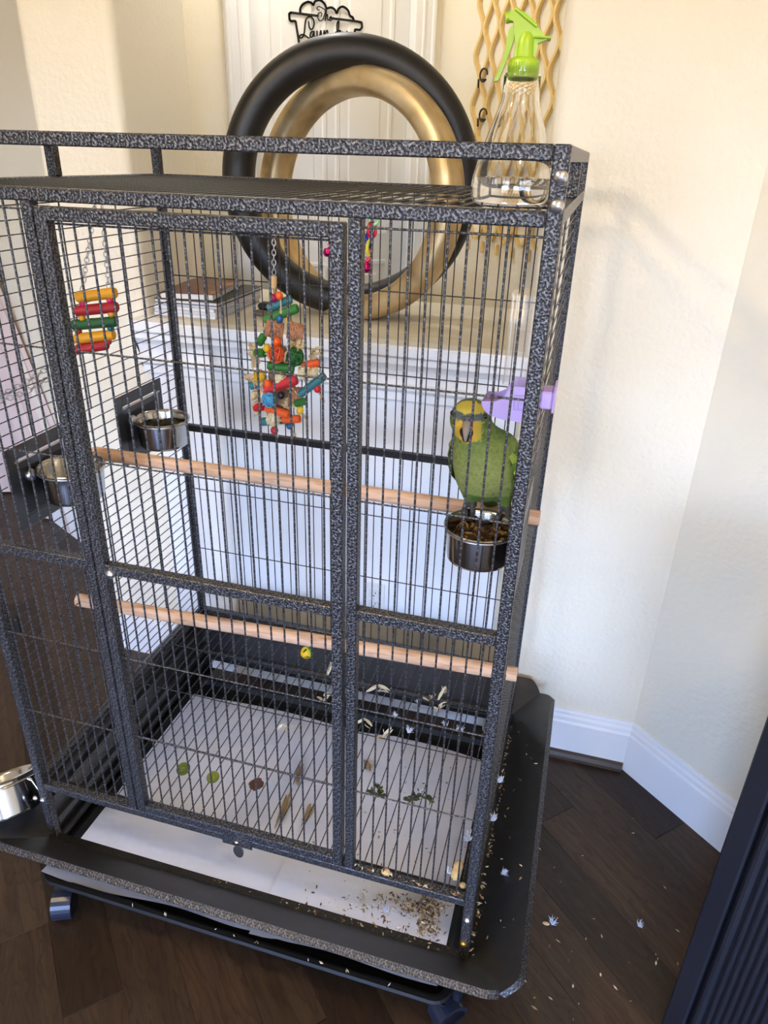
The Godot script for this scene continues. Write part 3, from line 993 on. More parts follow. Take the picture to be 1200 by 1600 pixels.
func build_magazines() -> void:
	var cols := [Color(0.86, 0.86, 0.87), Color(0.8, 0.8, 0.82), Color(0.88, 0.87, 0.86), Color(0.83, 0.83, 0.85)]
	var where := ["white magazine at the very bottom of the pile on the ledge", "white magazine second from the bottom of the pile on the ledge", "white magazine in the middle of the pile on the ledge", "white magazine directly under the dark book on the ledge"]
	var y := 1.0402
	for k in 4:
		var a := thing("magazine", where[k], "magazine", Vector3(-1.117 + 0.003 * (k % 2), y, -1.155 - 0.003 * k), 0.03 - 0.015 * (k % 3), "magazines piled on the ledge")
		var mb := MB.new()
		mb.box(Vector3(0, 0.0047, 0), Vector3(0.2, 0.0076, 0.325), 0.0005)
		loc("pages", mb, colored(cols[k], 0.7), a)
		mb = MB.new()
		mb.box(Vector3(0, 0.009, 0), Vector3(0.203, 0.0008, 0.328))
		mb.box(Vector3(0, 0.0005, 0), Vector3(0.203, 0.0008, 0.328))
		mb.box(Vector3(-0.1012, 0.0047, 0), Vector3(0.0008, 0.0092, 0.328))
		loc("cover", mb, colored(cols[(k + 1) % 4] * 0.95, 0.3), a)
		y += 0.0095
	var b := thing("book", "thin black covered book in the pile on the ledge", "book", Vector3(-1.11, y, -1.155), 0.04)
	var mb := MB.new()
	mb.box(Vector3(0, 0.006, 0), Vector3(0.2, 0.008, 0.325))
	loc("pages", mb, colored(Color(0.85, 0.84, 0.82), 0.8), b)
	mb = MB.new()
	mb.box(Vector3(0.002, 0.0108, 0), Vector3(0.208, 0.0018, 0.333), 0.0006)
	mb.box(Vector3(0.002, 0.001, 0), Vector3(0.208, 0.0018, 0.333), 0.0006)
	loc("cover", mb, colored(Color(0.13, 0.125, 0.12), 0.4), b)
	y += 0.0119
	b = thing("book", "book with a reddish brown picture cover on top of the pile on the ledge", "book", Vector3(-1.128, y, -1.15), 0.16)
	mb = MB.new()
	mb.box(Vector3(0, 0.0095, 0), Vector3(0.158, 0.015, 0.3))
	loc("pages", mb, colored(Color(0.86, 0.85, 0.83), 0.8), b)
	var img := Image.create_empty(96, 96, false, Image.FORMAT_RGB8)
	var f := FastNoiseLite.new(); f.seed = 4; f.frequency = 0.05
	for yy in 96:
		for xx in 96:
			var e := f.get_noise_2d(xx, yy * 2)
			var c := Color(0.22, 0.1, 0.08).lerp(Color(0.45, 0.24, 0.15), clampf(0.5 + e, 0, 1))
			var dd := Vector2(xx - 60, (yy - 45) * 1.6).length()
			if dd < 30: c = c.lerp(Color(0.75, 0.5, 0.22), (1.0 - dd / 30.0) * clampf(0.8 + e * 2.0, 0, 1))
			img.set_pixel(xx, yy, c)
	var pm := mat(Color.WHITE, 0.3)
	pm.albedo_texture = tex(img)
	pm.uv1_scale = Vector3(6.1, 3.3, 1)
	mb = MB.new()
	mb.box(Vector3(0.001, 0.0178, 0), Vector3(0.163, 0.0018, 0.306), 0.0005)
	loc("cover", mb, pm, b)
	mb = MB.new()
	mb.box(Vector3(0.001, 0.001, 0), Vector3(0.163, 0.0018, 0.306), 0.0005)
	loc("back_cover", mb, colored(Color(0.2, 0.19, 0.18), 0.4), b)
	# two little dark weights beside the sculpture
	for k in 2:
		mb = MB.new()
		mb.box(Vector3(-0.905 + 0.006 * k, 1.0495 + k * 0.019, -1.11 - 0.01 * k), Vector3(0.052, 0.018, 0.045), 0.006)
		tag(obj("coaster", mb, colored([Color(0.42, 0.38, 0.33), Color(0.1, 0.095, 0.09)][k], 0.5)), ["small grey-brown block on the ledge beside the pile of magazines", "small black block lying on the grey-brown one on the ledge"][k], "coaster")

# ---------------------------------------------------------------- the cage
func frame_rect(mb: MB, ax: int, lo: Vector2, hi: Vector2, at: float, depth: float, w := TB) -> void:
	# four mitred-looking tubes: rectangle in the plane across axis ax (0: plane zy, 2: plane xy), from 'at' to 'at + depth'
	var f := func(a0: float, b0: float, a1: float, b1: float) -> void:
		if ax == 2: mb.mm(Vector3(a0, b0, at), Vector3(a1, b1, at + depth), 0.0016)
		else: mb.mm(Vector3(at, b0, a0), Vector3(at + depth, b1, a1), 0.0016)
	f.call(lo.x, lo.y, lo.x + w, hi.y)
	f.call(hi.x - w, lo.y, hi.x, hi.y)
	f.call(lo.x + w, hi.y - w, hi.x - w, hi.y)
	f.call(lo.x + w, lo.y, hi.x - w, lo.y + w)

func flat_rect(mb: MB, lo: Vector2, hi: Vector2, y: float, h: float, w: float) -> void:
	mb.mm(Vector3(lo.x, y, lo.y), Vector3(hi.x, y + h, lo.y + w))
	mb.mm(Vector3(lo.x, y, hi.y - w), Vector3(hi.x, y + h, hi.y))
	mb.mm(Vector3(lo.x, y, lo.y + w), Vector3(lo.x + w, y + h, hi.y - w))
	mb.mm(Vector3(hi.x - w, y, lo.y + w), Vector3(hi.x, y + h, hi.y - w))

func bolt(called: String, parent: Node, at: Vector3, dir: Vector3, r: float, m: Material) -> void:
	var mb := MB.new()
	var y := dir.normalized()
	var x := (Vector3.UP if absf(y.y) < 0.9 else Vector3.RIGHT).cross(y).normalized()
	mb.lathe([Vector2(r, 0), Vector2(r, r * 0.35), Vector2(r * 0.75, r * 0.75), Vector2(0, r * 0.9)], 14, Transform3D(Basis(x, y, x.cross(y)), at))
	obj(called, mb, m, parent)

func build_cage() -> void:
	var H: Material = M.hammer
	var cage := thing("bird_cage", "tall dark grey hammered metal bird cage filling the middle of the room", "bird cage", Vector3(-CW / 2, FL, -CD / 2))
	var mb: MB
	var r := 0.0018
	# corner posts
	for x in [-CW, -TB]:
		for z in [-TB, -CD]:
			mb = MB.new()
			mb.mm(Vector3(x, -0.02, z), Vector3(x + TB, 1.5064, z + TB), 0.0018)
			obj("corner_post", mb, H, cage)
	# rails: gallery, top, bottom, base
	for y in [[1.4879, "gallery_rail"], [1.416, "top_rail"], [0.1625, "bottom_rail"], [-0.02, "base_rail"]]:
		for z in [-TB, -CD]:
			mb = MB.new()
			mb.mm(Vector3(-CW + TB, y[0], z), Vector3(-TB, y[0] + 0.0185, z + TB), 0.0018)
			obj(y[1], mb, H if y[0] > 0.1 else M.hammer_dark, cage)
		for x in [-CW, -TB]:
			mb = MB.new()
			mb.mm(Vector3(x, y[0], -CD + TB), Vector3(x + TB, y[0] + 0.0185, -TB), 0.0018)
			obj(y[1], mb, H if y[0] > 0.1 else M.hammer_dark, cage)
	for x in [-CW, -TB]:
		mb = MB.new()
		mb.mm(Vector3(x, 1.4345, -0.395), Vector3(x + TB, 1.488, -0.375), 0.0016)
		obj("gallery_post", mb, H, cage)
	# top grille
	mb = MB.new()
	flat_rect(mb, Vector2(-CW + TB, -CD + TB), Vector2(-TB, -TB), 1.424, 0.006, 0.006)
	var top := obj("top_grille", mb, H, cage)
	for k in 38:
		var x := -CW + 0.038 + k * 0.0254
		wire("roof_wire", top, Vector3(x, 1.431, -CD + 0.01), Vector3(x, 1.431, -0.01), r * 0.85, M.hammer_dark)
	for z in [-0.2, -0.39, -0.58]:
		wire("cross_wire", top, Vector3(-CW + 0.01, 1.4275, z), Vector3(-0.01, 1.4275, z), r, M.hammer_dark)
	# left and right front panels
	var ylo := 0.181
	var yhi := 1.416
	for side in 2:
		var x0: float = [-CW + TB, -0.2685][side]
		var x1: float = [-0.7525, -TB][side]
		mb = MB.new()
		var jx := x1 - 0.018 if side == 0 else x0
		mb.mm(Vector3(jx, ylo, -TB), Vector3(jx + 0.018, yhi, 0), 0.0016)
		mb.mm(Vector3(x0 if side == 0 else x0 + 0.018, 0.7955, -TB), Vector3(x1 - (0.018 if side == 0 else 0.0), 0.8155, 0.0), 0.0016)
		var pn := obj("front_panel", mb, H, cage)
		var lo := x0 if side == 0 else x0 + 0.018
		var hi := x1 - 0.018 if side == 0 else x1
		var k := 0
		var xs := -0.239 + 0.0 if side == 1 else -0.984
		while xs + k * 0.0251 < hi - 0.006:
			var x := xs + k * 0.0251
			wire("vertical_bar", pn, Vector3(x, ylo, -0.011), Vector3(x, yhi, -0.011), r, H)
			k += 1
		for y in [1.405, 1.2, 1.013, 0.603, 0.398]:
			wire("cross_wire", pn, Vector3(lo - 0.004, y, -0.0065), Vector3(hi + 0.004, y, -0.0065), r * 0.85, H)
	# door
	mb = MB.new()
	frame_rect(mb, 2, Vector2(-0.7475, 0.184), Vector2(-0.2745, 1.41), -0.018, 0.02, 0.0195)
	mb.mm(Vector3(-0.728, 0.7935, -0.018), Vector3(-0.294, 0.8135, 0.001), 0.0016)
	var door := obj("cage_door", mb, H, cage)
	for k in 17:
		var x := -0.7165 + k * 0.02545
		wire("vertical_bar", door, Vector3(x, 0.2, -0.011), Vector3(x, 1.395, -0.011), r, H)
	for y in [1.387, 1.2, 1.013, 0.6, 0.4]:
		wire("cross_wire", door, Vector3(-0.732, y, -0.0065), Vector3(-0.29, y, -0.0065), r * 0.85, H)
	bolt("door_knob", door, Vector3(-0.718, 0.796, 0.0), Vector3(0, 0, 1), 0.009, M.zinc)
	mb = MB.new()
	mb.mm(Vector3(-0.545, 0.157, 0.0), Vector3(-0.475, 0.186, 0.002), 0.0008)
	var latch := obj("latch_plate", mb, H, cage)
	bolt("latch_pin", latch, Vector3(-0.51, 0.171, 0.002), Vector3(0, 0, 1), 0.006, M.steel)
	mb = MB.new()
	mb.lathe([Vector2(0, -0.001), Vector2(0.012, -0.001), Vector2(0.012, 0.001), Vector2(0, 0.001)], 20, Transform3D(Basis(Vector3.RIGHT, PI / 2).scaled(Vector3(1, 1.5, 1)), Vector3(-0.506, 0.147, 0.005)))
	obj("latch_tongue", mb, M.steel_dull, latch)
	# back panel
	mb = MB.new()
	mb.mm(Vector3(-CW + TB, 0.779, -CD), Vector3(-TB, 0.797, -CD + 0.018), 0.0016)
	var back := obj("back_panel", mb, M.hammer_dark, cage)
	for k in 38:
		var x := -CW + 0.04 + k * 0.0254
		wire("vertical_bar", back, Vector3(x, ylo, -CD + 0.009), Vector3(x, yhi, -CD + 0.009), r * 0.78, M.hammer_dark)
	for y in [1.2, 1.0, 0.6, 0.4, 0.9 * 0.0 + 1.4]:
		wire("cross_wire", back, Vector3(-CW + 0.01, y, -CD + 0.0125), Vector3(-0.01, y, -CD + 0.0125), r * 0.78, M.hammer_dark)
	# side panels
	for side in 2:
		var x: float = [-CW + 0.01, -0.01][side]
		mb = MB.new()
		frame_rect(mb, 0, Vector2(-CD + 0.023, ylo), Vector2(-0.027, yhi), x - 0.003, 0.006, 0.006)
		var pn := obj("side_panel", mb, H, cage)
		for k in 48:
			var y := ylo + 0.018 + k * 0.0253
			var gap: bool = y > 0.776 and y < 0.954
			if not gap:
				wire("side_wire", pn, Vector3(x, y, -CD + 0.012), Vector3(x, y, -0.012), r * 0.68, H)
			else:
				var sp := [[-CD + 0.012, -0.67], [-0.46, -0.305], [-0.1, -0.012]] if side == 0 else [[-CD + 0.012, -0.345], [-0.135, -0.012]]
				for s in sp:
					wire("side_wire", pn, Vector3(x, y, s[0]), Vector3(x, y, s[1]), r * 0.68, H)
		for z in [-0.195, -0.385, -0.572]:
			wire("side_upright", pn, Vector3(x - 0.003, ylo, z), Vector3(x - 0.003, 0.775, z), r, H)
			wire("side_upright", pn, Vector3(x - 0.003, 0.955, z), Vector3(x - 0.003, yhi, z), r, H)
	# floor grate
	mb = MB.new()
	flat_rect(mb, Vector2(-CW + TB, -CD + TB), Vector2(-TB, -TB), 0.168, 0.008, 0.01)
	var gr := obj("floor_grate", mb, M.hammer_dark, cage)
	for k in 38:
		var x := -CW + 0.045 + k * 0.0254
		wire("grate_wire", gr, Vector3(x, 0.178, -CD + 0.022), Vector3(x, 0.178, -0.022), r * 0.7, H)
	for z in [-0.2, -0.38, -0.56]:
		wire("cross_wire", gr, Vector3(-CW + 0.012, 0.1745, z), Vector3(-0.012, 0.1745, z), r * 0.75, H)
	# base plates below the grate, on three sides
	for side in 3:
		mb = MB.new()
		if side == 2:
			mb.mm(Vector3(-CW + TB, 0.0, -CD + 0.004), Vector3(-TB, 0.1625, -CD + 0.007))
			mb.mm(Vector3(-CW + TB, 0.0, -CD + 0.004), Vector3(-TB, 0.018, -CD + 0.02), 0.001)
		else:
			var x: float = [-CW + 0.004, -0.007][side]
			var xi: float = [-CW + 0.004, -0.02][side]
			mb.mm(Vector3(x, -0.01, -CD + TB), Vector3(x + 0.003, 0.1625, -TB))
			for y in [0.03, 0.1]:
				mb.mm(Vector3(xi, y, -CD + TB), Vector3(xi + 0.016, y + 0.02, -TB), 0.0015)
		obj("base_plate", mb, M.plate, cage)
	# tray runners
	for x in [-CW + 0.002, -0.028]:
		mb = MB.new()
		mb.mm(Vector3(x, -0.075, -CD + 0.002), Vector3(x + 0.026, -0.066, -0.002), 0.001)
		mb.mm(Vector3(x + (0.0 if x < -0.5 else 0.022), -0.075, -CD + 0.002), Vector3(x + (0.004 if x < -0.5 else 0.026), -0.02, -0.002), 0.0005)
		obj("tray_runner", mb, M.hammer_dark, cage)
	# seed guards
	build_guards(cage)
	# legs and casters
	for x in [-CW + 0.012, -0.012]:
		for z in [-0.012, -CD + 0.012]:
			mb = MB.new()
			mb.mm(Vector3(x - 0.01, -0.15, z - 0.01), Vector3(x + 0.01, -0.02, z + 0.01), 0.001)
			obj("leg", mb, M.hammer_dark, cage)
			build_caster(cage, Vector3(x, 0, z), 0.4 if x < -0.5 else -0.8)
	# bolts
	for b in [[Vector3(-0.008, 1.472, 0), 0.0085], [Vector3(-0.008, 1.441, 0), 0.0085], [Vector3(-0.01, 0.127, 0), 0.0075]]:
		bolt("bolt", cage, b[0], Vector3(0, 0, 1), b[1], M.zinc)
	bolt("screw", cage, Vector3(-0.012, 0.052, 0), Vector3(0, 0, 1), 0.0065, M.brass_screw)
	for x in [-1.006, -1.026]:
		bolt("bolt", cage, Vector3(x, 0.128, 0.0), Vector3(0, 0, 1), 0.0065, M.zinc)
	# feeder doors with cup rings
	feeder_door(cage, -CW + 0.01, -0.105, -0.295, 1.0, Vector3(-0.938, 0.897, -0.205))
	feeder_door(cage, -CW + 0.01, -0.465, -0.665, 1.0, Vector3(-0.938, 0.889, -0.55))
	feeder_door(cage, -0.01, -0.14, -0.34, -1.0, Vector3(-0.088, 0.885, -0.24))
	# little hinge lugs at the back corner and along the side
	for y in [1.215, 0.955, 0.7]:
		mb = MB.new()
		mb.box(Vector3(-CW + 0.026, y, -CD + 0.03), Vector3(0.016, 0.045, 0.014), 0.005)
		obj("lug", mb, M.black, cage)
	mb = MB.new()
	mb.box(Vector3(-CW + 0.026, 0.603, -0.03), Vector3(0.012, 0.04, 0.016), 0.004)
	obj("lug", mb, M.black, cage)

func build_caster(cage: Node, at: Vector3, yaw: float) -> void:
	var bs := Basis(Vector3.UP, yaw)
	var fwd := bs * Vector3(0, 0, 1)
	var side := bs * Vector3(1, 0, 0)
	var c := at + fwd * (0.046 if at.x < -0.5 else 0.022) + Vector3(0, FL + 0.034, 0)
	var mb := MB.new()
	var tf := Transform3D(Basis(Vector3.UP, side, Vector3.UP.cross(side)), c)
	for s in [-1, 1]:
		mb.lathe([Vector2(0, -0.009), Vector2(0.028, -0.009), Vector2(0.034, -0.006), Vector2(0.034, 0.006), Vector2(0.028, 0.009), Vector2(0, 0.009)], 28, tf.translated(side * s * 0.014))
	var w := obj("caster", mb, M.caster_wheel, cage)
	mb = MB.new()
	# hood over the wheels
	var prof := PackedVector2Array()
	for k in 15:
		var a := -0.5 + (PI + 0.35) * k / 14.0
		prof.append(Vector2(cos(a), sin(a)) * 0.0385)
	prof.append(Vector2(-0.012, -0.008))
	mb.prism(prof, 0.046, Transform3D(Basis(fwd, Vector3.UP, fwd.cross(Vector3.UP)), c - fwd.cross(Vector3.UP) * 0.023))
	mb.lathe([Vector2(0.011, 0.0), Vector2(0.011, 0.04), Vector2(0.0, 0.04)], 16, Transform3D(Basis(), Vector3(at.x, FL + 0.055, at.z)))
	obj("caster_hood", mb, M.caster, w)

func build_guards(cage: Node) -> void:
	var oy := 0.06
	# [inner a, inner b, outward]
	for g in [[Vector3(0, 0, 0), Vector3(0, 0, -CD), Vector3(1, 0, 0)], [Vector3(-CW, 0, 0), Vector3(0, 0, 0), Vector3(0, 0, 1)], [Vector3(-CW, 0, -CD), Vector3(-CW, 0, 0), Vector3(-1, 0, 0)], [Vector3(0, 0, -CD), Vector3(-CW, 0, -CD), Vector3(0, 0, -1)]]:
		var a: Vector3 = g[0]
		var b: Vector3 = g[1]
		var w: Vector3 = g[2]
		var d := (b - a).normalized()
		var l := a.distance_to(b)
		var o: float = 0.084 if w.z > 0.5 else 0.105
		var up := func(s: float, out: float) -> Vector3: return a + d * s + w * out + Vector3(0, 0.001 + oy * out / o, 0)
		# plan outline with clipped, rounded outer corners
		var out := []
		out.append([0.0, 0.0]); 
		for k in 7:
			var t := k / 6.0
			out.append([lerpf(-0.0715, -0.035, t) , lerpf(0.0715, o, 1.0 - pow(1.0 - t, 2.0))])
		for k in 7:
			var t := k / 6.0
			out.append([l + lerpf(0.035, 0.0715, t), lerpf(o, 0.0715, pow(t, 2.0))])
		out.append([l, 0.0])
		var mb := MB.new()
		var nn := (Vector3.UP * o - w * oy).normalized()
		var th := nn * 0.0016
		for i in range(1, out.size() - 1):
			for s in 2:
				var p0: Vector3 = up.call(out[0][0], out[0][1]) - th * s
				var p1: Vector3 = up.call(out[i][0], out[i][1]) - th * s
				var p2: Vector3 = up.call(out[i + 1][0], out[i + 1][1]) - th * s
				mb.tri(p0, p1, p2, nn * (1 - 2 * s), nn * (1 - 2 * s), nn * (1 - 2 * s))
		for i in out.size():
			var p: Vector3 = up.call(out[i][0], out[i][1])
			var j := (i + 1) % out.size()
			var q: Vector3 = up.call(out[j][0], out[j][1])
			mb.quad(p, q, q - th, p - th, w)
		var gd := obj("seed_guard", mb, M.plate, cage)
		# folded lip
		mb = MB.new()
		for i in range(1, out.size() - 2):
			var p: Vector3 = up.call(out[i][0], out[i][1])
			var q: Vector3 = up.call(out[i + 1][0], out[i + 1][1])
			var lp := w * 0.012 + Vector3(0, -0.007, 0)
			if i == 1: p += d * 0.0
			mb.quad(p + Vector3(0, 0.0008, 0), q + Vector3(0, 0.0008, 0), q + lp, p + lp, w + Vector3.UP)
			mb.quad(p - Vector3(0, 0.0008, 0), q - Vector3(0, 0.0008, 0), q + lp - Vector3(0, 0.0016, 0), p + lp - Vector3(0, 0.0016, 0), -w - Vector3.UP)
			mb.quad(p + lp, q + lp, q + lp - Vector3(0, 0.0016, 0), p + lp - Vector3(0, 0.0016, 0), w)
		obj("guard_lip", mb, H2(), gd)
		# inner flange standing on the base rail
		mb = MB.new()
		mb.quad(a - w * 0.018 + Vector3(0, 0.0015, 0), b - w * 0.018 + Vector3(0, 0.0015, 0), b + Vector3(0, 0.0015, 0), a + Vector3(0, 0.0015, 0), Vector3.UP)
		mb.quad(a - w * 0.018, b - w * 0.018, b, a, Vector3.DOWN)
		mb.quad(a - w * 0.018, b - w * 0.018, b - w * 0.018 + Vector3(0, 0.0015, 0), a - w * 0.018 + Vector3(0, 0.0015, 0), -w)
		obj("guard_flange", mb, M.hammer_dark, gd)

func H2() -> Material:
	return M.hammer

func feeder_door(cage: Node, x: float, z0: float, z1: float, inw: float, ring: Vector3) -> void:
	var y0 := 0.776
	var y1 := 0.954
	var mb := MB.new()
	var t := 0.004
	frame_rect(mb, 0, Vector2(z1, y0), Vector2(z0, y1), x - t / 2, t, 0.028)
	mb.mm(Vector3(x - 0.001, y0 + 0.02, z1 + 0.02), Vector3(x + 0.001, y1 - 0.036, z0 - 0.02))
	var fd := obj("feeder_door", mb, M.plate, cage)
	mb = MB.new()
	mb.mm(Vector3(x - 0.0015, y0 + 0.03, z1 + 0.03), Vector3(x + 0.0015 , y1 - 0.05, z0 - 0.03), 0.0005)
	obj("swing_plate", mb, M.hammer_dark, fd)
	# hinge rod, ring and round stop
	wire("hinge_rod", fd, Vector3(x + inw * 0.006, y1 - 0.03, z1 + 0.02), Vector3(x + inw * 0.006, y1 - 0.03, z0 - 0.02), 0.0025, M.zinc)
	wire("latch_rod", fd, Vector3(x + inw * 0.006, y1 - 0.03, z1 + 0.03), Vector3(x + inw * 0.006, y0 + 0.06, z1 + 0.03), 0.002, M.zinc)
	var pts := []
	for k in 40:
		var a := TAU * k / 40.0
		pts.append(ring + Vector3(cos(a) * 0.0655, -0.006, sin(a) * 0.0655))
	mb = MB.new()
	mb.tube(pts, 0.002, 6, false, true)
	obj("cup_ring", mb, M.zinc, fd)
	bolt("round_stop", fd, Vector3(x + inw * 0.002, (y0 + y1) / 2 + 0.02, z0 - 0.055), Vector3(inw, 0, 0), 0.013, M.zinc)
	mb = MB.new()
	mb.mm(Vector3(minf(x, ring.x - inw * 0.066), ring.y - 0.012, ring.z - 0.008), Vector3(maxf(x, ring.x - inw * 0.066), ring.y - 0.004, ring.z + 0.008), 0.001)
	obj("ring_arm", mb, M.zinc, fd)

func build_tray() -> void:
	var x0 := -0.992
	var x1 := -0.03
	var z0 := -0.69
	var z1 := 0.066
	var t := thing("drop_tray", "black slide-out drop tray pulled forward under the cage", "tray", Vector3((x0 + x1) / 2, -0.066, (z0 + z1) / 2))
	var mb := MB.new()
	mb.mm(Vector3(x0, -0.066, z0), Vector3(x1, -0.063, z1), 0.001)
	obj("pan", mb, M.tray, t)
	# raised rounded rim
	mb = MB.new()
	var pts := []
	var rr := 0.03
	for cn in [[x1 - rr, z1 - rr, 0.0], [x0 + rr, z1 - rr, PI / 2], [x0 + rr, z0 + rr, PI], [x1 - rr, z0 + rr, PI * 1.5]]:
		for k in 7:
			var a: float = cn[2] + PI / 2 * k / 6.0
			pts.append([Vector3(cn[0] + cos(a) * rr, 0, cn[1] + sin(a) * rr), Vector3(cos(a), 0, sin(a))])
	var prof := [[-0.03, -0.063], [-0.016, -0.059], [-0.007, -0.046], [0.0, -0.042], [0.009, -0.042], [0.013, -0.047], [0.011, -0.052], [0.002, -0.055], [-0.004, -0.066]]
	for i in pts.size():
		var a = pts[i]
		var b = pts[(i + 1) % pts.size()]
		for k in prof.size() - 1:
			var p = prof[k]
			var q = prof[k + 1]
			var A: Vector3 = a[0] + a[1] * p[0] + Vector3(0, p[1], 0)
			var B: Vector3 = b[0] + b[1] * p[0] + Vector3(0, p[1], 0)
			var C: Vector3 = b[0] + b[1] * q[0] + Vector3(0, q[1], 0)
			var D: Vector3 = a[0] + a[1] * q[0] + Vector3(0, q[1], 0)
			var e := Vector2(q[0] - p[0], q[1] - p[1])
			var nn: Vector3 = (a[1] * -e.y + Vector3(0, e.x, 0))
			mb.quad(A, B, C, D, nn)
	obj("rim", mb, M.tray, t)
	# two sheets of liner paper
	for s in 2:
		var pm := MB.new()
		var xa: float = [-0.995, -0.47][s]
		var xb: float = [-0.425, -0.052][s]
		var nx := 26
		var nz := 40
		var g := []
		for i in nz + 1:
			var row := []
			for j in nx + 1:
				var fx := float(j) / nx
				var fz := float(i) / nz
				var x := lerpf(xa, xb, fx)
				var zf: float = 0.064 - 0.026 * fx + 0.006 * sin(fx * 9.0) * fx if s == 0 else 0.055 - 0.02 * fx - 0.006 * sin(fx * 5.0)
				var z := lerpf(-0.615 - 0.02 * sin(fx * 3.0), zf, fz)
				var y := -0.0615 + s * 0.0012
				y += 0.006 * exp(-pow((x + 0.47) / 0.03, 2.0)) * (1.0 if s == 1 else 0.4)
				y += 0.004 * exp(-pow((x + 0.4 + z * 0.12) / 0.016, 2.0)) * (1.0 if s == 1 else 0.0)
				y += 0.004 * exp(-pow((z + 0.2) / 0.03, 2.0)) * sin(x * 9.0 + 2.0)
				var edge := maxf(0.0, (fz - 0.86) / 0.14)
				y += 0.019 * edge * (0.85 + 0.15 * sin(x * 17.0))
				var lft := maxf(0.0, 1.0 - fx * 6.0) if s == 0 else 0.0
				y += 0.01 * lft * lft
				row.append(Vector3(x, y, z))
			g.append(row)
		var nrm := func(i: int, j: int) -> Vector3:
			var a: Vector3 = g[mini(i + 1, nz)][j] - g[maxi(i - 1, 0)][j]
			var b: Vector3 = g[i][mini(j + 1, nx)] - g[i][maxi(j - 1, 0)]
			return a.cross(b).normalized()
		for i in nz:
			for j in nx:
				var n0 = nrm.call(i, j); var n1 = nrm.call(i, j + 1); var n2 = nrm.call(i + 1, j + 1); var n3 = nrm.call(i + 1, j)
				pm.tri(g[i][j], g[i][j + 1], g[i + 1][j + 1], n0, n1, n2)
				pm.tri(g[i][j], g[i + 1][j + 1], g[i + 1][j], n0, n2, n3)
		tag(obj("liner_paper", pm, M.paper), ["pale liner paper covering the left part of the drop tray", "pale creased liner paper covering the right part of the drop tray, under the seed husks"][s], "paper", "tray liner papers")

func build_perches() -> void:
	var mb := MB.new()
	mb.tube([Vector3(-1.02, 0.846, -0.385), Vector3(-0.5, 0.8455, -0.385), Vector3(0.012, 0.845, -0.385)], 0.0155, 20)
	tag(obj("perch", mb, M.dowel), "upper pale wooden dowel perch running across the cage behind the parrot", "perch", "dowel perches")
	mb = MB.new()
	mb.tube([Vector3(-1.02, 0.524, -0.245), Vector3(-0.5, 0.523, -0.268), Vector3(0.012, 0.522, -0.293)], 0.0155, 20)
	tag(obj("perch", mb, M.dowel), "lower pale wooden dowel perch running across the cage near its floor", "perch", "dowel perches")

func bowl_shape(r: float, h: float) -> MB:
	var mb := MB.new()
	var rb := r * 0.9
	mb.lathe([Vector2(0, 0.0), Vector2(rb - 0.006, 0.0), Vector2(rb - 0.001, 0.003), Vector2(rb, 0.008), Vector2(r - 0.002, h - 0.006), Vector2(r + 0.002, h - 0.004), Vector2(r + 0.003, h - 0.001), Vector2(r + 0.001, h + 0.001), Vector2(r - 0.003, h - 0.001), Vector2(r - 0.005, h - 0.006), Vector2(rb - 0.003, 0.008), Vector2(rb - 0.008, 0.003), Vector2(0, 0.003)], 56)
	return mb

func build_bowls() -> void:
	var proto := thing("food_bowl", "stainless steel bowl holding brown food under the parrot's feet", "bowl", Vector3(-0.088, 0.885 - 0.07, -0.24), 0.0, "stainless feeding bowls")
	loc("bowl_body", bowl_shape(0.0655, 0.07), M.steel, proto)
	var c := copy(proto, "stainless steel bowl on the left cage wall nearer the back, at the upper perch end")
	c.position = Vector3(-0.938, 0.889 - 0.07, -0.55)
	c = copy(proto, "stainless steel bowl on the left cage wall nearest the front, partly behind the door post")
	c.position = Vector3(-0.938, 0.897 - 0.07, -0.205)
	# bigger bowl hung outside
	var t := thing("food_bowl", "large stainless steel bowl hung outside the cage's left front corner", "bowl", Vector3(-1.108, 0.08, 0.0), 0.0, "stainless feeding bowls")
	loc("bowl_body", bowl_shape(0.074, 0.088), M.steel, t)
	var mb := MB.new()
	var pts := []
	for k in 40:
		var a := TAU * k / 40.0
		pts.append(Vector3(cos(a) * 0.0755, 0.074, sin(a) * 0.0755))
	mb.tube(pts, 0.0025, 6, false, true)
	loc("hanger_ring", mb, M.steel, t)
	mb = MB.new()
	mb.tube([Vector3(0.0755, 0.074, 0), Vector3(0.083, 0.066, -0.004), Vector3(0.086, 0.04, -0.012)], 0.0035, 8)
	loc("hanger", mb, M.steel, t)
	t.basis = Basis(Quaternion(Vector3.UP, Vector3(-0.42, 0.83, -0.35).normalized()))
	t.position = Vector3(-1.096, 0.066, 0.012)
	# food
	food("bird_food", Vector3(-0.088, 0.815, -0.24), 0.045, [Color(0.3, 0.2, 0.1), Color(0.5, 0.36, 0.2), Color(0.16, 0.1, 0.06), Color(0.62, 0.5, 0.3), Color(0.2, 0.13, 0.08)], "brown seeds and nuts in the bowl under the parrot")
	food("bird_food", Vector3(-0.938, 0.819, -0.55), 0.043, [Color(0.12, 0.13, 0.05), Color(0.2, 0.2, 0.08), Color(0.09, 0.08, 0.04)], "dark olive food in the bowl by the left back corner")

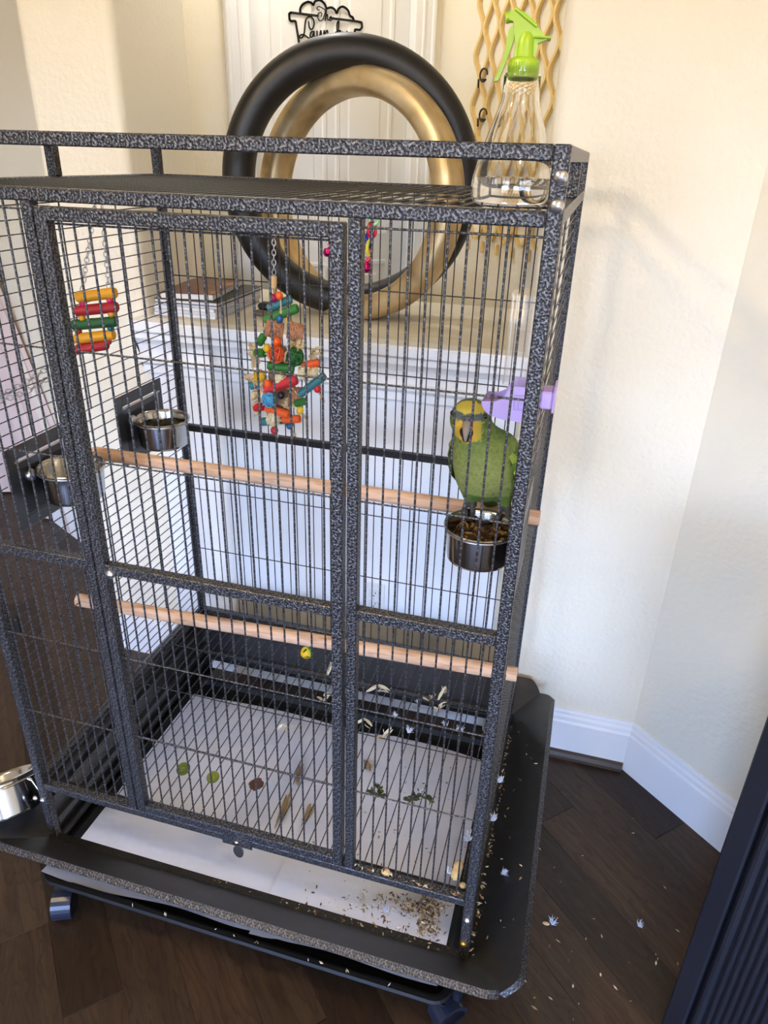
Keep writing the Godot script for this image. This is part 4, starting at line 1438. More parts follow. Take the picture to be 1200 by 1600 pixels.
func food(called: String, at: Vector3, lvl: float, cols: Array, label: String) -> void:
	var mb := MB.new()
	mb.xf = Transform3D(Basis(), at)
	mb.col = (cols[2] as Color).srgb_to_linear()
	mb.lathe([Vector2(0.06, lvl - 0.004), Vector2(0.03, lvl), Vector2(0, lvl + 0.002)], 24)
	for k in 130:
		var a := rng.randf() * TAU
		var rr := sqrt(rng.randf()) * 0.052
		var bs := Basis(Vector3(rng.randf() - 0.5, rng.randf() - 0.5, rng.randf() - 0.5).normalized(), rng.randf() * TAU)
		mb.col = (cols[rng.randi() % cols.size()] as Color).srgb_to_linear()
		mb.xf = Transform3D(bs, at + Vector3(cos(a) * rr, lvl + 0.003 + rng.randf() * 0.004, sin(a) * rr))
		var s := 0.7 + rng.randf() * 0.8
		mb.ball(Vector3.ZERO, Vector3(0.0075, 0.0022, 0.004) * s, 8)
	var o := obj(called, mb, M.vc)
	tag(o, label, "bird food", "", "stuff")

# ---------------------------------------------------------------- parrot
func smin(a: float, b: float, k: float) -> float:
	var h := clampf(0.5 + 0.5 * (b - a) / k, 0.0, 1.0)
	return lerpf(b, a, h) - k * h * (1.0 - h)

func cap(p: Vector3, a: Vector3, b: Vector3, ra: float, rb: float) -> float:
	var pa := p - a
	var ba := b - a
	var h := clampf(pa.dot(ba) / ba.dot(ba), 0.0, 1.0)
	return (pa - ba * h).length() - lerpf(ra, rb, h)

func ell(p: Vector3, c: Vector3, r: Vector3) -> float:
	var q := (p - c) / r
	var k0 := q.length()
	if k0 < 1e-4: return -minf(r.x, minf(r.y, r.z))
	var k1 := (q / r).length()
	return k0 * (k0 - 1.0) / k1

var toes := []

func bird_body(p: Vector3) -> float:
	var d := ell(p, Vector3(-0.01, 0.07, -0.022), Vector3(0.055, 0.06, 0.052))          # belly
	d = smin(d, ell(p, Vector3(-0.018, 0.108, -0.012), Vector3(0.05, 0.05, 0.044)), 0.03)    # breast
	d = smin(d, ell(p, Vector3(0.016, 0.108, -0.028), Vector3(0.036, 0.042, 0.034)), 0.02)    # shoulder
	d = smin(d, cap(p, Vector3(-0.027, 0.13, -0.012), Vector3(-0.042, 0.172, -0.006), 0.037, 0.034), 0.025)   # neck
	d = smin(d, ell(p, Vector3(-0.044, 0.18, -0.002), Vector3(0.0345, 0.034, 0.037)), 0.014)  # head
	d = smin(d, cap(p, Vector3(-0.012, 0.06, -0.045), Vector3(0.004, -0.03, -0.095), 0.032, 0.016), 0.03)     # rump
	d = smin(d, cap(p, Vector3(-0.032, 0.05, -0.012), Vector3(-0.032, 0.024, -0.006), 0.024, 0.013), 0.012)   # thighs
	d = smin(d, cap(p, Vector3(0.028, 0.05, -0.014), Vector3(0.034, 0.02, -0.008), 0.026, 0.014), 0.012)
	return d

func bird_feet(p: Vector3) -> float:
	var d := 1.0
	for t in toes:
		d = smin(d, cap(p, t[0], t[1], t[2], t[3]), 0.003)
	return d

func bird_sdf(p: Vector3) -> float:
	var d := bird_body(p)
	if p.y < 0.04:
		d = smin(d, bird_feet(p), 0.004)
	return d

func build_parrot() -> void:
	var at := Vector3(-0.09, 0.8865, -0.302)
	var t := thing("parrot", "green amazon-type parrot with yellow forehead and cheeks perched on the right bowl's rim, beak open", "parrot", at, 0.03)
	# feet: two toes forward, two back, wrapped over the bowl rim
	for f in [[-0.03, -0.004], [0.036, -0.006]]:
		var ank := Vector3(f[0], 0.012, f[1] - 0.002)
		toes.append([Vector3(f[0], 0.03, f[1] - 0.004), ank, 0.0085, 0.0065])
		for s in [-1.0, 1.0]:
			var k1 := ank + Vector3(s * 0.006, -0.003, 0.012)
			var k2 := ank + Vector3(s * 0.0085, -0.013, 0.019)
			var k3 := ank + Vector3(s * 0.009, -0.025, 0.021)
			toes.append([ank, k1, 0.006, 0.0056]); toes.append([k1, k2, 0.0056, 0.005]); toes.append([k2, k3, 0.005, 0.0034])
			var b1 := ank + Vector3(s * 0.006, -0.004, -0.011)
			var b2 := ank + Vector3(s * 0.009, -0.016, -0.016)
			toes.append([ank, b1, 0.006, 0.005]); toes.append([b1, b2, 0.005, 0.0034])
	var mb := surface_nets(AABB(Vector3(-0.1, -0.045, -0.13), Vector3(0.19, 0.27, 0.19)), 0.003)
	var body := put("body", mb, M.feather, t)
	# beak
	var horn := colored(Color(0.56, 0.5, 0.45), 0.35)
	var hc := Vector3(-0.044, 0.176, 0.0)
	var b := MB.new()
	# upper mandible: hooked, swept along a curve
	var pts := []
	var rad := []
	for k in 9:
		var s := k / 8.0
		pts.append(hc + Vector3(0.001, 0.005 - 0.027 * s * s - 0.003 * s, 0.026 + 0.024 * sin(s * 2.2)))
		rad.append(lerpf(0.0105, 0.0016, pow(s, 1.3)))
	b.tube(pts, rad, 14)
	var up := loc("upper_beak", b, horn, t)
	b = MB.new()
	pts = []; rad = []
	for k in 6:
		var s := k / 5.0
		pts.append(hc + Vector3(0, -0.022 - 0.007 * s, 0.022 + 0.014 * sin(s * 1.8)))
		rad.append(lerpf(0.0105, 0.004, s))
	b.tube(pts, rad, 12)
	loc("lower_beak", b, colored(Color(0.13, 0.12, 0.12), 0.4), t)
	b = MB.new()
	b.ball(hc + Vector3(0, -0.011, 0.0265), Vector3(0.0135, 0.017, 0.012), 18)
	loc("open_mouth", b, colored(Color(0.035, 0.03, 0.03), 0.6), t)
	b = MB.new()
	b.ball(hc + Vector3(0, 0.0125, 0.0345), Vector3(0.0125, 0.0055, 0.006), 14)
	loc("cere", b, colored(Color(0.33, 0.34, 0.34), 0.6), t)
	for s in [-1.0, 1.0]:
		b = MB.new()
		b.ball(hc + Vector3(s * 0.0045, 0.0135, 0.04), 0.0016, 8)
		loc("nostril", b, M.black, up)
	# eyes at the sides of the head
	for s in [-1.0, 1.0]:
		b = MB.new()
		b.ball(hc + Vector3(s * 0.0285, 0.016, 0.017), Vector3(0.004, 0.0052, 0.0052), 14)
		var eye := loc("eye", b, colored(Color(0.28, 0.17, 0.07), 0.15), t)
		b = MB.new()
		b.ball(hc + Vector3(s * 0.0305, 0.016, 0.0185), Vector3(0.0036, 0.0042, 0.0042), 12)
		loc("pupil", b, colored(Color(0.02, 0.02, 0.02), 0.1), eye)
	# wings: rows of overlapping feathers laid on the body's sides
	for sd in [-1.0, 1.0]:
		b = MB.new()
		var ph0: float = 1.25 if sd < 0 else 0.78
		for row in 6:
			var cnt: int = [5, 6, 7, 7, 6, 5][row]
			for k in cnt:
				var fr: float = (k + 0.5 + 0.4 * (row % 2)) / cnt
				var ln: float = [0.026, 0.028, 0.032, 0.038, 0.05, 0.062][row]
				var wdt: float = [0.0085, 0.009, 0.0095, 0.0095, 0.009, 0.008][row]
				var ph := ph0 + fr * 1.25 + row * 0.05
				var y := 0.142 - row * 0.0155 - 0.012 * (1.0 - fr) * (1.0 if row < 2 else 0.3)
				var dir := Vector3(sd * sin(ph), 0, cos(ph))
				var root := on_body(Vector3(-0.008 + 0.004 * sd, y, -0.02) + dir * 0.075, 0.003 + 0.0012 * row)
				var tip := on_body(root[0] + Vector3(sd * 0.004 * (1.0 - fr), -ln, 0) + Vector3(-dir.z * sd, 0, dir.x * -0.6) * 0.0 - Vector3(0, 0, 0.016 + 0.004 * row), 0.004 + 0.0012 * row)
				var tp: Vector3 = tip[0]
				if row >= 4: tp = root[0] + ((tp - root[0]) as Vector3).normalized() * ln
				var base := Color(0.36, 0.46, 0.15).lerp(Color(0.26, 0.38, 0.11), rng.randf())
				if row <= 1 and fr < 0.3: base = Color(0.5, 0.58, 0.2)
				if row == 3 and fr < 0.25: base = Color(0.68, 0.72, 0.25)
				if row >= 4: base = Color(0.3, 0.5, 0.12).lerp(Color(0.13, 0.28, 0.1), fr)
				feather(b, root[0], tp, root[1], wdt, base.srgb_to_linear(), (base * 0.68).srgb_to_linear())
		loc("wing", b, M.feather, t)
	# tail
	b = MB.new()
	for k in 7:
		var fr := (k - 3) / 3.0
		var root := Vector3(0.003 + fr * 0.012, -0.004, -0.088)
		var tip := root + Vector3(0.012 * fr + 0.004, -0.095, -0.035)
		feather(b, root + Vector3(0, 0.02, 0.012), tip, Vector3(fr * 0.15, 0.35, 0.93).normalized(), 0.013, Color(0.26, 0.27, 0.06).srgb_to_linear(), Color(0.2, 0.24, 0.05).srgb_to_linear())
	loc("tail", b, M.feather, t)

func on_body(p: Vector3, off: float) -> Array:
	var e := 0.001
	var g := Vector3.UP
	for i in 5:
		var d := bird_body(p)
		g = Vector3(bird_body(p + Vector3(e, 0, 0)) - d, bird_body(p + Vector3(0, e, 0)) - d, bird_body(p + Vector3(0, 0, e)) - d).normalized()
		p -= g * (d - off) * 0.9
	return [p, g]

func feather(mb: MB, root: Vector3, tip: Vector3, nrm: Vector3, w: float, c0: Color, c1: Color) -> void:
	var d := tip - root
	var l := d.length()
	d /= l
	var sd := d.cross(nrm).normalized()
	var nn := sd.cross(d).normalized()
	if nn.dot(nrm) < 0: nn = -nn
	var prev := []
	var n := 5
	for i in n + 1:
		var s := float(i) / n
		var hw := w * sqrt(maxf(0.0, 1.0 - pow(maxf(0.0, s - 0.55) / 0.45, 2.2))) * lerpf(0.75, 1.0, minf(1.0, s * 2.0))
		var ctr := root + d * l * s + nn * (0.004 * sin(s * PI) + 0.0012)
		var cur := [ctr - sd * hw - nn * 0.0022, ctr + nn * 0.0012, ctr + sd * hw - nn * 0.0022]
		if i > 0:
			for k in 2:
				var ns := (nn + sd * (-0.35 if k == 0 else 0.35)).normalized()
				var col := c0.lerp(c1, pow(s, 3.0))
				mb.col = col
				mb.tri(prev[k], prev[k + 1], cur[k + 1], ns, ns, ns)
				if i < n: mb.tri(prev[k], cur[k + 1], cur[k], ns, ns, ns)
		prev = cur

func bird_color(p: Vector3, nz: FastNoiseLite) -> Color:
	var hc := Vector3(-0.044, 0.176, 0.0)
	var q := p - hc
	var n1 := nz.get_noise_3d(p.x * 60, p.y * 60, p.z * 60)
	var n2 := nz.get_noise_3d(p.x * 260, p.y * 160, p.z * 260)
	var green := Color(0.42, 0.48, 0.2).lerp(Color(0.31, 0.39, 0.14), clampf(0.5 + n1, 0, 1))
	# breast is paler, with fine feather scallops
	var front := clampf((p.z + 0.03) / 0.05, 0, 1)
	var c := green.lerp(Color(0.56, 0.58, 0.33), front * clampf((0.15 - p.y) / 0.06, 0, 1) * 0.75)
	var row := p.y * 95.0 + n1 * 1.1
	var sc := 0.5 + 0.5 * sin(row * TAU)
	var colm := 0.5 + 0.5 * sin((p.x * 95.0 + floorf(row) * 0.5) * TAU)
	c = c.darkened(0.2 * pow(sc, 3.0) * (0.15 + 0.85 * colm))
	c = c.lightened(0.1 * n2)
	if p.y < 0.035: c = c.lerp(Color(0.24, 0.34, 0.1), 0.7)
	# nape darker green
	if q.z < 0.0 and q.y > -0.03: c = c.lerp(Color(0.2, 0.33, 0.1), clampf(-q.z / 0.02, 0, 0.8))
	# face
	var jit := n2 * 0.004
	if q.z + jit > 0.004 and q.y > -0.045:
		var ax := absf(q.x)
		var yellow := Color(0.8, 0.68, 0.25)
		if q.y + jit > 0.021 and q.y < 0.044 and ax + jit < 0.026:
			c = yellow.lerp(Color(0.75, 0.66, 0.2), clampf(n1 + 0.3, 0, 1))
		elif q.y + jit > 0.0085 and q.y + jit <= 0.021 and ax < 0.03:
			c = Color(0.32, 0.37, 0.34)
		elif q.y + jit <= 0.0085 and q.y + jit > -0.036 + ax * 0.35 and ax < 0.027 + jit * 2.0:
			c = Color(0.82, 0.62, 0.18).lerp(Color(0.6, 0.58, 0.22), clampf((ax - 0.012) / 0.016, 0, 1))
	return c.srgb_to_linear()

func surface_nets(box: AABB, cell: float) -> ArrayMesh:
	var nx := int(box.size.x / cell) + 1
	var ny := int(box.size.y / cell) + 1
	var nz := int(box.size.z / cell) + 1
	var val := PackedFloat32Array()
	val.resize(nx * ny * nz)
	val.fill(1.0)
	var st := 4
	for cz in range(0, nz, st):
		for cy in range(0, ny, st):
			for cx in range(0, nx, st):
				var mid := box.position + Vector3(cx + 1.5, cy + 1.5, cz + 1.5) * cell
				var dm := bird_sdf(mid)
				var lim := cell * st * 1.6
				for z in range(cz, mini(cz + st, nz)):
					for y in range(cy, mini(cy + st, ny)):
						for x in range(cx, mini(cx + st, nx)):
							val[(z * ny + y) * nx + x] = dm if absf(dm) > lim else bird_sdf(box.position + Vector3(x, y, z) * cell)
	var ids := PackedInt32Array()
	ids.resize(nx * ny * nz)
	ids.fill(-1)
	var V := PackedVector3Array()
	var N := PackedVector3Array()
	var C := PackedColorArray()
	var nse := FastNoiseLite.new()
	nse.seed = 2; nse.frequency = 1.0
	var e := 0.0012
	for z in nz - 1:
		for y in ny - 1:
			for x in nx - 1:
				var i0 := (z * ny + y) * nx + x
				var neg := 0
				var sum := Vector3.ZERO
				var cnt := 0
				var vs := []
				for k in 8:
					var v := val[i0 + (k & 1) + ((k >> 1) & 1) * nx + ((k >> 2) & 1) * nx * ny]
					vs.append(v)
					if v < 0: neg += 1
				if neg == 0 or neg == 8: continue
				for k in 8:
					for ax in 3:
						var m := k | (1 << ax)
						if m == k: continue
						if (vs[k] < 0) != (vs[m] < 0):
							var f: float = vs[k] / (vs[k] - vs[m])
							var pa := Vector3(k & 1, (k >> 1) & 1, (k >> 2) & 1)
							var pb := Vector3(m & 1, (m >> 1) & 1, (m >> 2) & 1)
							sum += pa.lerp(pb, f)
							cnt += 1
				var p := box.position + (Vector3(x, y, z) + sum / cnt) * cell
				ids[i0] = V.size()
				V.append(p)
				var d0 := bird_sdf(p)
				N.append(Vector3(bird_sdf(p + Vector3(e, 0, 0)) - d0, bird_sdf(p + Vector3(0, e, 0)) - d0, bird_sdf(p + Vector3(0, 0, e)) - d0).normalized())
				var foot := p.y < 0.034 and bird_feet(p) < bird_body(p) - 0.001
				C.append(Color(0.2, 0.205, 0.205).srgb_to_linear() if foot else bird_color(p, nse))
	var I := PackedInt32Array()
	var sx := 1
	var sy := nx
	var sz := nx * ny
	var strd := [sx, sy, sz]
	for z in range(1, nz - 1):
		for y in range(1, ny - 1):
			for x in range(1, nx - 1):
				var i0 := (z * ny + y) * nx + x
				for ax in 3:
					var a: bool = val[i0] < 0
					var b: bool = val[i0 + strd[ax]] < 0
					if a == b: continue
					var u: int = strd[(ax + 1) % 3]
					var w: int = strd[(ax + 2) % 3]
					var q := [ids[i0], ids[i0 - u], ids[i0 - u - w], ids[i0 - w]]
					if q.min() < 0: continue
					if a: I.append_array([q[0], q[2], q[1], q[0], q[3], q[2]])
					else: I.append_array([q[0], q[1], q[2], q[0], q[2], q[3]])
	var arr := []
	arr.resize(Mesh.ARRAY_MAX)
	arr[Mesh.ARRAY_VERTEX] = V
	arr[Mesh.ARRAY_NORMAL] = N
	arr[Mesh.ARRAY_COLOR] = C
	arr[Mesh.ARRAY_INDEX] = I
	var m := ArrayMesh.new()
	m.add_surface_from_arrays(Mesh.PRIMITIVE_TRIANGLES, arr)
	return m

# ---------------------------------------------------------------- spray bottle
func build_spray_bottle() -> void:
	var t := thing("spray_bottle", "clear spray bottle with lime green trigger head, half full of water, on the cage roof", "spray bottle", Vector3(-0.078, 1.4335, -0.125), 0.0)
	var outer := [Vector2(0.0, 0.0), Vector2(0.044, 0.0), Vector2(0.051, 0.003), Vector2(0.0545, 0.011), Vector2(0.055, 0.022), Vector2(0.053, 0.036), Vector2(0.046, 0.062), Vector2(0.036, 0.09), Vector2(0.0275, 0.112), Vector2(0.0245, 0.122), Vector2(0.0235, 0.13), Vector2(0.0235, 0.15), Vector2(0.0225, 0.153), Vector2(0.0195, 0.154), Vector2(0.0195, 0.16)]
	var mb := MB.new()
	mb.lathe(outer, 56)
	mb.lathe([Vector2(0.0182, 0.16), Vector2(0.0182, 0.1525), Vector2(0.0222, 0.149), Vector2(0.0222, 0.13), Vector2(0.0232, 0.122), Vector2(0.0262, 0.112), Vector2(0.0347, 0.09), Vector2(0.0447, 0.062), Vector2(0.0517, 0.036), Vector2(0.0537, 0.022), Vector2(0.0532, 0.0115), Vector2(0.0498, 0.0042), Vector2(0.043, 0.0014), Vector2(0, 0.0014)], 56)
	loc("bottle", mb, M.plastic, t)
	mb = MB.new()
	mb.lathe([Vector2(0, 0.0018), Vector2(0.0426, 0.0018), Vector2(0.0494, 0.0045), Vector2(0.0528, 0.0117), Vector2(0.0533, 0.022), Vector2(0.0516, 0.034), Vector2(0.0, 0.034)], 56)
	loc("water", mb, M.water, t)
	mb = MB.new()
	mb.tube([Vector3(0.0, 0.16, 0), Vector3(-0.002, 0.11, 0.0), Vector3(-0.018, 0.05, 0.004), Vector3(-0.036, 0.008, 0.006)], 0.0028, 10)
	loc("dip_tube", mb, M.clear, t)
	# ribbed collar
	mb = MB.new()
	mb.lathe([Vector2(0.02, 0.1545), Vector2(0.0255, 0.1545), Vector2(0.0258, 0.156), Vector2(0.0252, 0.181), Vector2(0.0235, 0.184), Vector2(0.018, 0.186)], 40)
	for k in 36:
		var a := TAU * k / 36.0
		mb.box(Vector3(cos(a) * 0.0256, 0.1665, sin(a) * 0.0256), Vector3(0.0016, 0.021, 0.0022), 0.0006, Basis(Vector3.UP, -a))
	loc("collar", mb, M.lime, t)
	# trigger head: side profile extruded across
	var prof := PackedVector2Array()
	for q in [[0.018, 0.186], [0.0185, 0.2], [0.02, 0.208], [0.032, 0.213], [0.0405, 0.2155], [0.0395, 0.2185], [0.029, 0.2195], [0.018, 0.233], [0.006, 0.246], [-0.006, 0.255], [-0.022, 0.2605], [-0.029, 0.258], [-0.033, 0.247], [-0.031, 0.243], [-0.024, 0.241], [-0.022, 0.228], [-0.0195, 0.213], [-0.018, 0.205], [-0.0185, 0.186]]:
		prof.append(Vector2(q[0], q[1]))
	mb = MB.new()
	var hw := 0.0145
	mb.prism(prof, 2 * hw - 0.006, Transform3D(Basis(), Vector3(0, 0, -hw + 0.003)))
	mb.lathe([Vector2(0.0185, 0.185), Vector2(0.0175, 0.2), Vector2(0.017, 0.214), Vector2(0.012, 0.226), Vector2(0, 0.228)], 28)
	mb.box(Vector3(-0.003, 0.2465, 0), Vector3(0.048, 0.006, 0.031), 0.002, Basis(Vector3(0, 0, 1), -0.62))
	mb.box(Vector3(0.026, 0.2165, 0), Vector3(0.03, 0.004, 0.034), 0.0015, Basis(Vector3(0, 0, 1), -0.06))
	var head := loc("spray_head", mb, M.lime, t)
	mb = MB.new()
	mb.lathe([Vector2(0.0, 0.0), Vector2(0.0085, 0.0), Vector2(0.0095, 0.002), Vector2(0.0095, 0.012), Vector2(0.0, 0.013)], 18, Transform3D(Basis(Vector3(0, 0, 1), PI * 0.57), Vector3(-0.026, 0.25, 0)))
	loc("nozzle", mb, M.lime, head)
	# trigger lever
	var tr := PackedVector2Array()
	for q in [[-0.0215, 0.23], [-0.0205, 0.213], [-0.0245, 0.197], [-0.031, 0.176], [-0.038, 0.156], [-0.0415, 0.1475], [-0.0485, 0.146], [-0.0475, 0.151], [-0.0415, 0.166], [-0.0365, 0.182], [-0.0335, 0.2], [-0.0325, 0.215], [-0.0305, 0.228], [-0.027, 0.234]]:
		tr.append(Vector2(q[0], q[1]))
	mb = MB.new()
	mb.prism(tr, 0.018, Transform3D(Basis(), Vector3(0, 0, -0.009)))
	loc("trigger", mb, colored(Color(0.56, 0.68, 0.11), 0.35), t)
	t.rotation.y = 0.12
	for nm in ["collar", "spray_head", "trigger"]:
		var o: Node3D = t.get_node(nm)
		o.scale = Vector3(0.74, 0.67, 0.74)
		o.position = Vector3(0, 0.149 - 0.1545 * 0.67, 0)

# ---------------------------------------------------------------- lavender seed feeder
func build_feeder() -> void:
	var t := thing("tube_feeder", "clear tube feeder with lavender plastic cup on the right cage wall above the parrot", "bird feeder", Vector3(-0.012, 1.1, -0.25))
	var mb := MB.new()
	# clear box tube
	var z0 := -0.026
	for s in [[-0.062, -0.0605], [-0.0135, -0.012]]:
		mb.mm(Vector3(s[0], 0.055, -0.026), Vector3(s[1], 0.2, 0.026), 0.0005)
	mb.mm(Vector3(-0.0605, 0.055, -0.026), Vector3(-0.0135, 0.2, -0.0245), 0.0004)
	mb.mm(Vector3(-0.0605, 0.055, 0.0245), Vector3(-0.0135, 0.2, 0.026), 0.0004)
	mb.mm(Vector3(-0.062, 0.2, -0.026), Vector3(-0.012, 0.202, 0.026), 0.0005)
	loc("clear_tube", mb, M.clear, t)
	# lavender trough: side profile swept across z
	var prof := PackedVector2Array()
	for q in [[-0.004, 0.058], [-0.05, 0.056], [-0.0535, 0.044], [-0.06, 0.033], [-0.07, 0.027], [-0.092, 0.0255], [-0.093, 0.022], [-0.087, 0.01], [-0.076, 0.002], [-0.05, -0.003], [-0.004, -0.004]]:
		prof.append(Vector2(q[0], q[1]))
	mb = MB.new()
	mb.prism(prof, 0.003, Transform3D(Basis(), Vector3(0, 0, -0.031)))
	mb.prism(prof, 0.003, Transform3D(Basis(), Vector3(0, 0, 0.028)))
	for i in range(5, prof.size() - 1):
		var a := prof[i]
		var b := prof[i + 1]
		mb.quad(Vector3(a.x, a.y, -0.03), Vector3(b.x, b.y, -0.03), Vector3(b.x, b.y, 0.03), Vector3(a.x, a.y, 0.03), Vector3(-1, -1, 0))
		mb.quad(Vector3(a.x + 0.002, a.y + 0.002, -0.03), Vector3(b.x + 0.002, b.y + 0.002, -0.03), Vector3(b.x + 0.002, b.y + 0.002, 0.03), Vector3(a.x + 0.002, a.y + 0.002, 0.03), Vector3(1, 1, 0))
	mb.mm(Vector3(-0.004, 0.0, -0.031), Vector3(-0.001, 0.066, 0.031), 0.0006)
	loc("cup", mb, M.lavender, t)
	mb = MB.new()
	mb.box(Vector3(-0.024, 0.03, 0.0325), Vector3(0.03, 0.026, 0.003), 0.001)
	mb.box(Vector3(-0.022, 0.028, 0.0345), Vector3(0.02, 0.016, 0.0025), 0.001)
	loc("cup_badge", mb, colored(Color(0.7, 0.61, 0.84), 0.4), t)
	mb = MB.new()
	mb.mm(Vector3(0.002, 0.02, -0.022), Vector3(0.022, 0.05, 0.022), 0.003)
	mb.mm(Vector3(0.022, 0.015, -0.024), Vector3(0.026, 0.06, 0.024), 0.0015)
	loc("clip", mb, M.lavender, t)

# ---------------------------------------------------------------- toys
func chain(parent: Node, a: Vector3, b: Vector3, sag: float, link: float, wr: float, m: Material) -> void:
	var l := a.distance_to(b)
	var cnt := int(l / (link * 0.74))
	for i in cnt:
		var f := (i + 0.5) / cnt
		var c := a.lerp(b, f) - Vector3(0, sag * sin(f * PI), 0)
		var d := ((b - a) - Vector3(0, sag * PI * cos(f * PI), 0)).normalized()
		var x := d.cross(Vector3(0.3, 0.2, 0.93)).normalized()
		if i % 2 == 1: x = d.cross(x).normalized()
		var mb := MB.new()
		var pts := []
		for k in 12:
			var an := TAU * k / 12.0
			pts.append(c + d * cos(an) * link * 0.5 + x * sin(an) * link * 0.34)
		mb.tube(pts, wr, 5, false, true)
		obj("chain_link", mb, m, parent)

func build_toys() -> void:
	var mb: MB
	# ladder toy: five wooden rungs with beads between
	var L := thing("ladder_toy", "small hanging ladder toy of yellow, red and green rungs with beads, on a chain", "bird toy", Vector3(-0.893, 1.16, -0.3))
	var Y := Color(0.86, 0.6, 0.08)
	var Rd := Color(0.66, 0.1, 0.13)
	var G := Color(0.08, 0.32, 0.15)
	var rungs := [[Y, 1.228, 0.0, 0.078], [Rd, 1.201, -0.004, 0.084], [G, 1.172, -0.014, 0.092], [Y, 1.145, -0.018, 0.08], [Rd, 1.123, -0.028, 0.062]]
	for k in rungs.size():
		var e = rungs[k]
		mb = MB.new()
		var c := Vector3(-0.888 + e[2], e[1], -0.3)
		mb.tube([c + Vector3(-e[3] / 2, -0.006, 0.008), c + Vector3(-e[3] / 2 + 0.003, -0.0057, 0.0076), c + Vector3(e[3] / 2 - 0.002, 0.0058, -0.0078), c + Vector3(e[3] / 2, 0.006, -0.008)], [0.009, 0.0105, 0.0105, 0.009], 18)
		obj("rung", mb, colored(e[0], 0.55), L)
		if k < 4:
			for s in [-1.0, 1.0]:
				mb = MB.new()
				var bc := Vector3(-0.89 + e[2] + s * (e[3] / 2 - 0.012), e[1] - 0.0135 + s * 0.005, -0.3 - s * 0.006)
				mb.ball(bc, 0.0072, 14)
				var col: Color = [[Color(0.8, 0.1, 0.38), Color(0.8, 0.1, 0.38)], [Color(0.85, 0.62, 0.12), Color(0.85, 0.6, 0.12)], [Color(0.65, 0.12, 0.14), Color(0.06, 0.36, 0.42)], [Color(0.6, 0.1, 0.14), Color(0.6, 0.1, 0.14)]][k][0 if s < 0 else 1]
				obj("bead", mb, colored(col, 0.25), L)
	chain(L, Vector3(-0.915, 1.234, -0.294), Vector3(-0.85, 1.425, -0.3), 0.0, 0.0125, 0.0009, M.steel_dull)
	chain(L, Vector3(-0.862, 1.243, -0.306), Vector3(-0.845, 1.425, -0.3), 0.0, 0.0125, 0.0009, M.steel_dull)
	# slack chain on the left wall
	var C := thing("hanging_chain", "thin slack steel chain hanging along the left cage wall above the front bowl", "chain", Vector3(-0.97, 1.07, -0.18))
	chain(C, Vector3(-0.985, 1.068, -0.1), Vector3(-0.95, 1.115, -0.26), 0.006, 0.014, 0.0009, M.steel_dull)
	chain(C, Vector3(-0.985, 1.06, -0.1), Vector3(-0.948, 1.1, -0.26), 0.012, 0.014, 0.0009, M.steel_dull)
	build_cluster()
	# bells on plastic links
	var B := thing("bell_toy", "string of coloured plastic rings ending in magenta and green bells near the cage roof", "bird toy", Vector3(-0.375, 1.28, -0.45))
	var col := [Color(0.62, 0.82, 0.66), Color(0.75, 0.08, 0.12), Color(0.1, 0.16, 0.6), Color(0.75, 0.75, 0.2), Color(0.78, 0.08, 0.2)]
	var ctr := [Vector3(-0.367, 1.385, -0.45), Vector3(-0.371, 1.362, -0.45), Vector3(-0.376, 1.345, -0.45), Vector3(-0.374, 1.33, -0.448), Vector3(-0.382, 1.318, -0.446)]
	for k in 5:
		mb = MB.new()
		var pts := []
		var ang: float = [0.1, 1.0, -0.7, 1.3, 0.2][k]
		for i in 20:
			var a := TAU * i / 20.0
			pts.append(ctr[k] + Basis(Vector3.UP, ang) * Vector3(cos(a) * 0.0095, sin(a) * 0.013, 0))
		mb.tube(pts, 0.0034, 8, false, true)
		obj("plastic_ring", mb, colored(col[k], 0.2), B)
	for e in [[Vector3(-0.381, 1.2945, -0.446), Color(0.62, 0.03, 0.32), 0.0125], [Vector3(-0.459, 1.317, -0.45), Color(0.62, 0.03, 0.32), 0.01], [Vector3(-0.397, 1.2505, -0.446), Color(0.05, 0.4, 0.08), 0.01], [Vector3(-0.43, 1.253, -0.446), Color(0.5, 0.04, 0.1), 0.009]]:
		mb = MB.new()
		var r: float = e[2]
		mb.lathe([Vector2(0, -r * 0.85), Vector2(r * 0.7, -r * 0.75), Vector2(r, -r * 0.25), Vector2(r * 0.98, 0), Vector2(r * 1.06, 0.0004), Vector2(r * 1.06, r * 0.12), Vector2(r * 0.96, r * 0.14), Vector2(r * 0.75, r * 0.7), Vector2(0, r * 0.85)], 20, Transform3D(Basis(), e[0]))
		mb.tube([e[0] + Vector3(0, r * 0.8, 0), e[0] + Vector3(0.003, r * 1.3, 0), e[0] + Vector3(0, r * 1.6, 0)], 0.0012, 6)
		obj("bell", mb, colored(e[1], 0.18, 0.75), B)
	mb = MB.new()
	mb.tube([Vector3(-0.381, 1.309, -0.446), Vector3(-0.42, 1.283, -0.446), Vector3(-0.43, 1.264, -0.446)], 0.001, 5)
	mb.tube([Vector3(-0.381, 1.309, -0.446), Vector3(-0.395, 1.28, -0.446), Vector3(-0.397, 1.262, -0.446)], 0.001, 5)
	mb.tube([Vector3(-0.367, 1.398, -0.45), Vector3(-0.366, 1.432, -0.45)], 0.001, 5)
	var rp := []
	for i in 15:
		var a := 1.6 + PI * 1.1 * i / 14.0
		rp.append(Vector3(-0.452 + cos(a) * 0.012, 1.346 + sin(a) * 0.02, -0.45))
	mb.tube(rp, 0.0012, 5)
	mb.tube([rp[0], Vector3(-0.45, 1.4, -0.45), Vector3(-0.449, 1.432, -0.45)], 0.001, 5)
	obj("hanging_wire", mb, M.steel_dull, B)
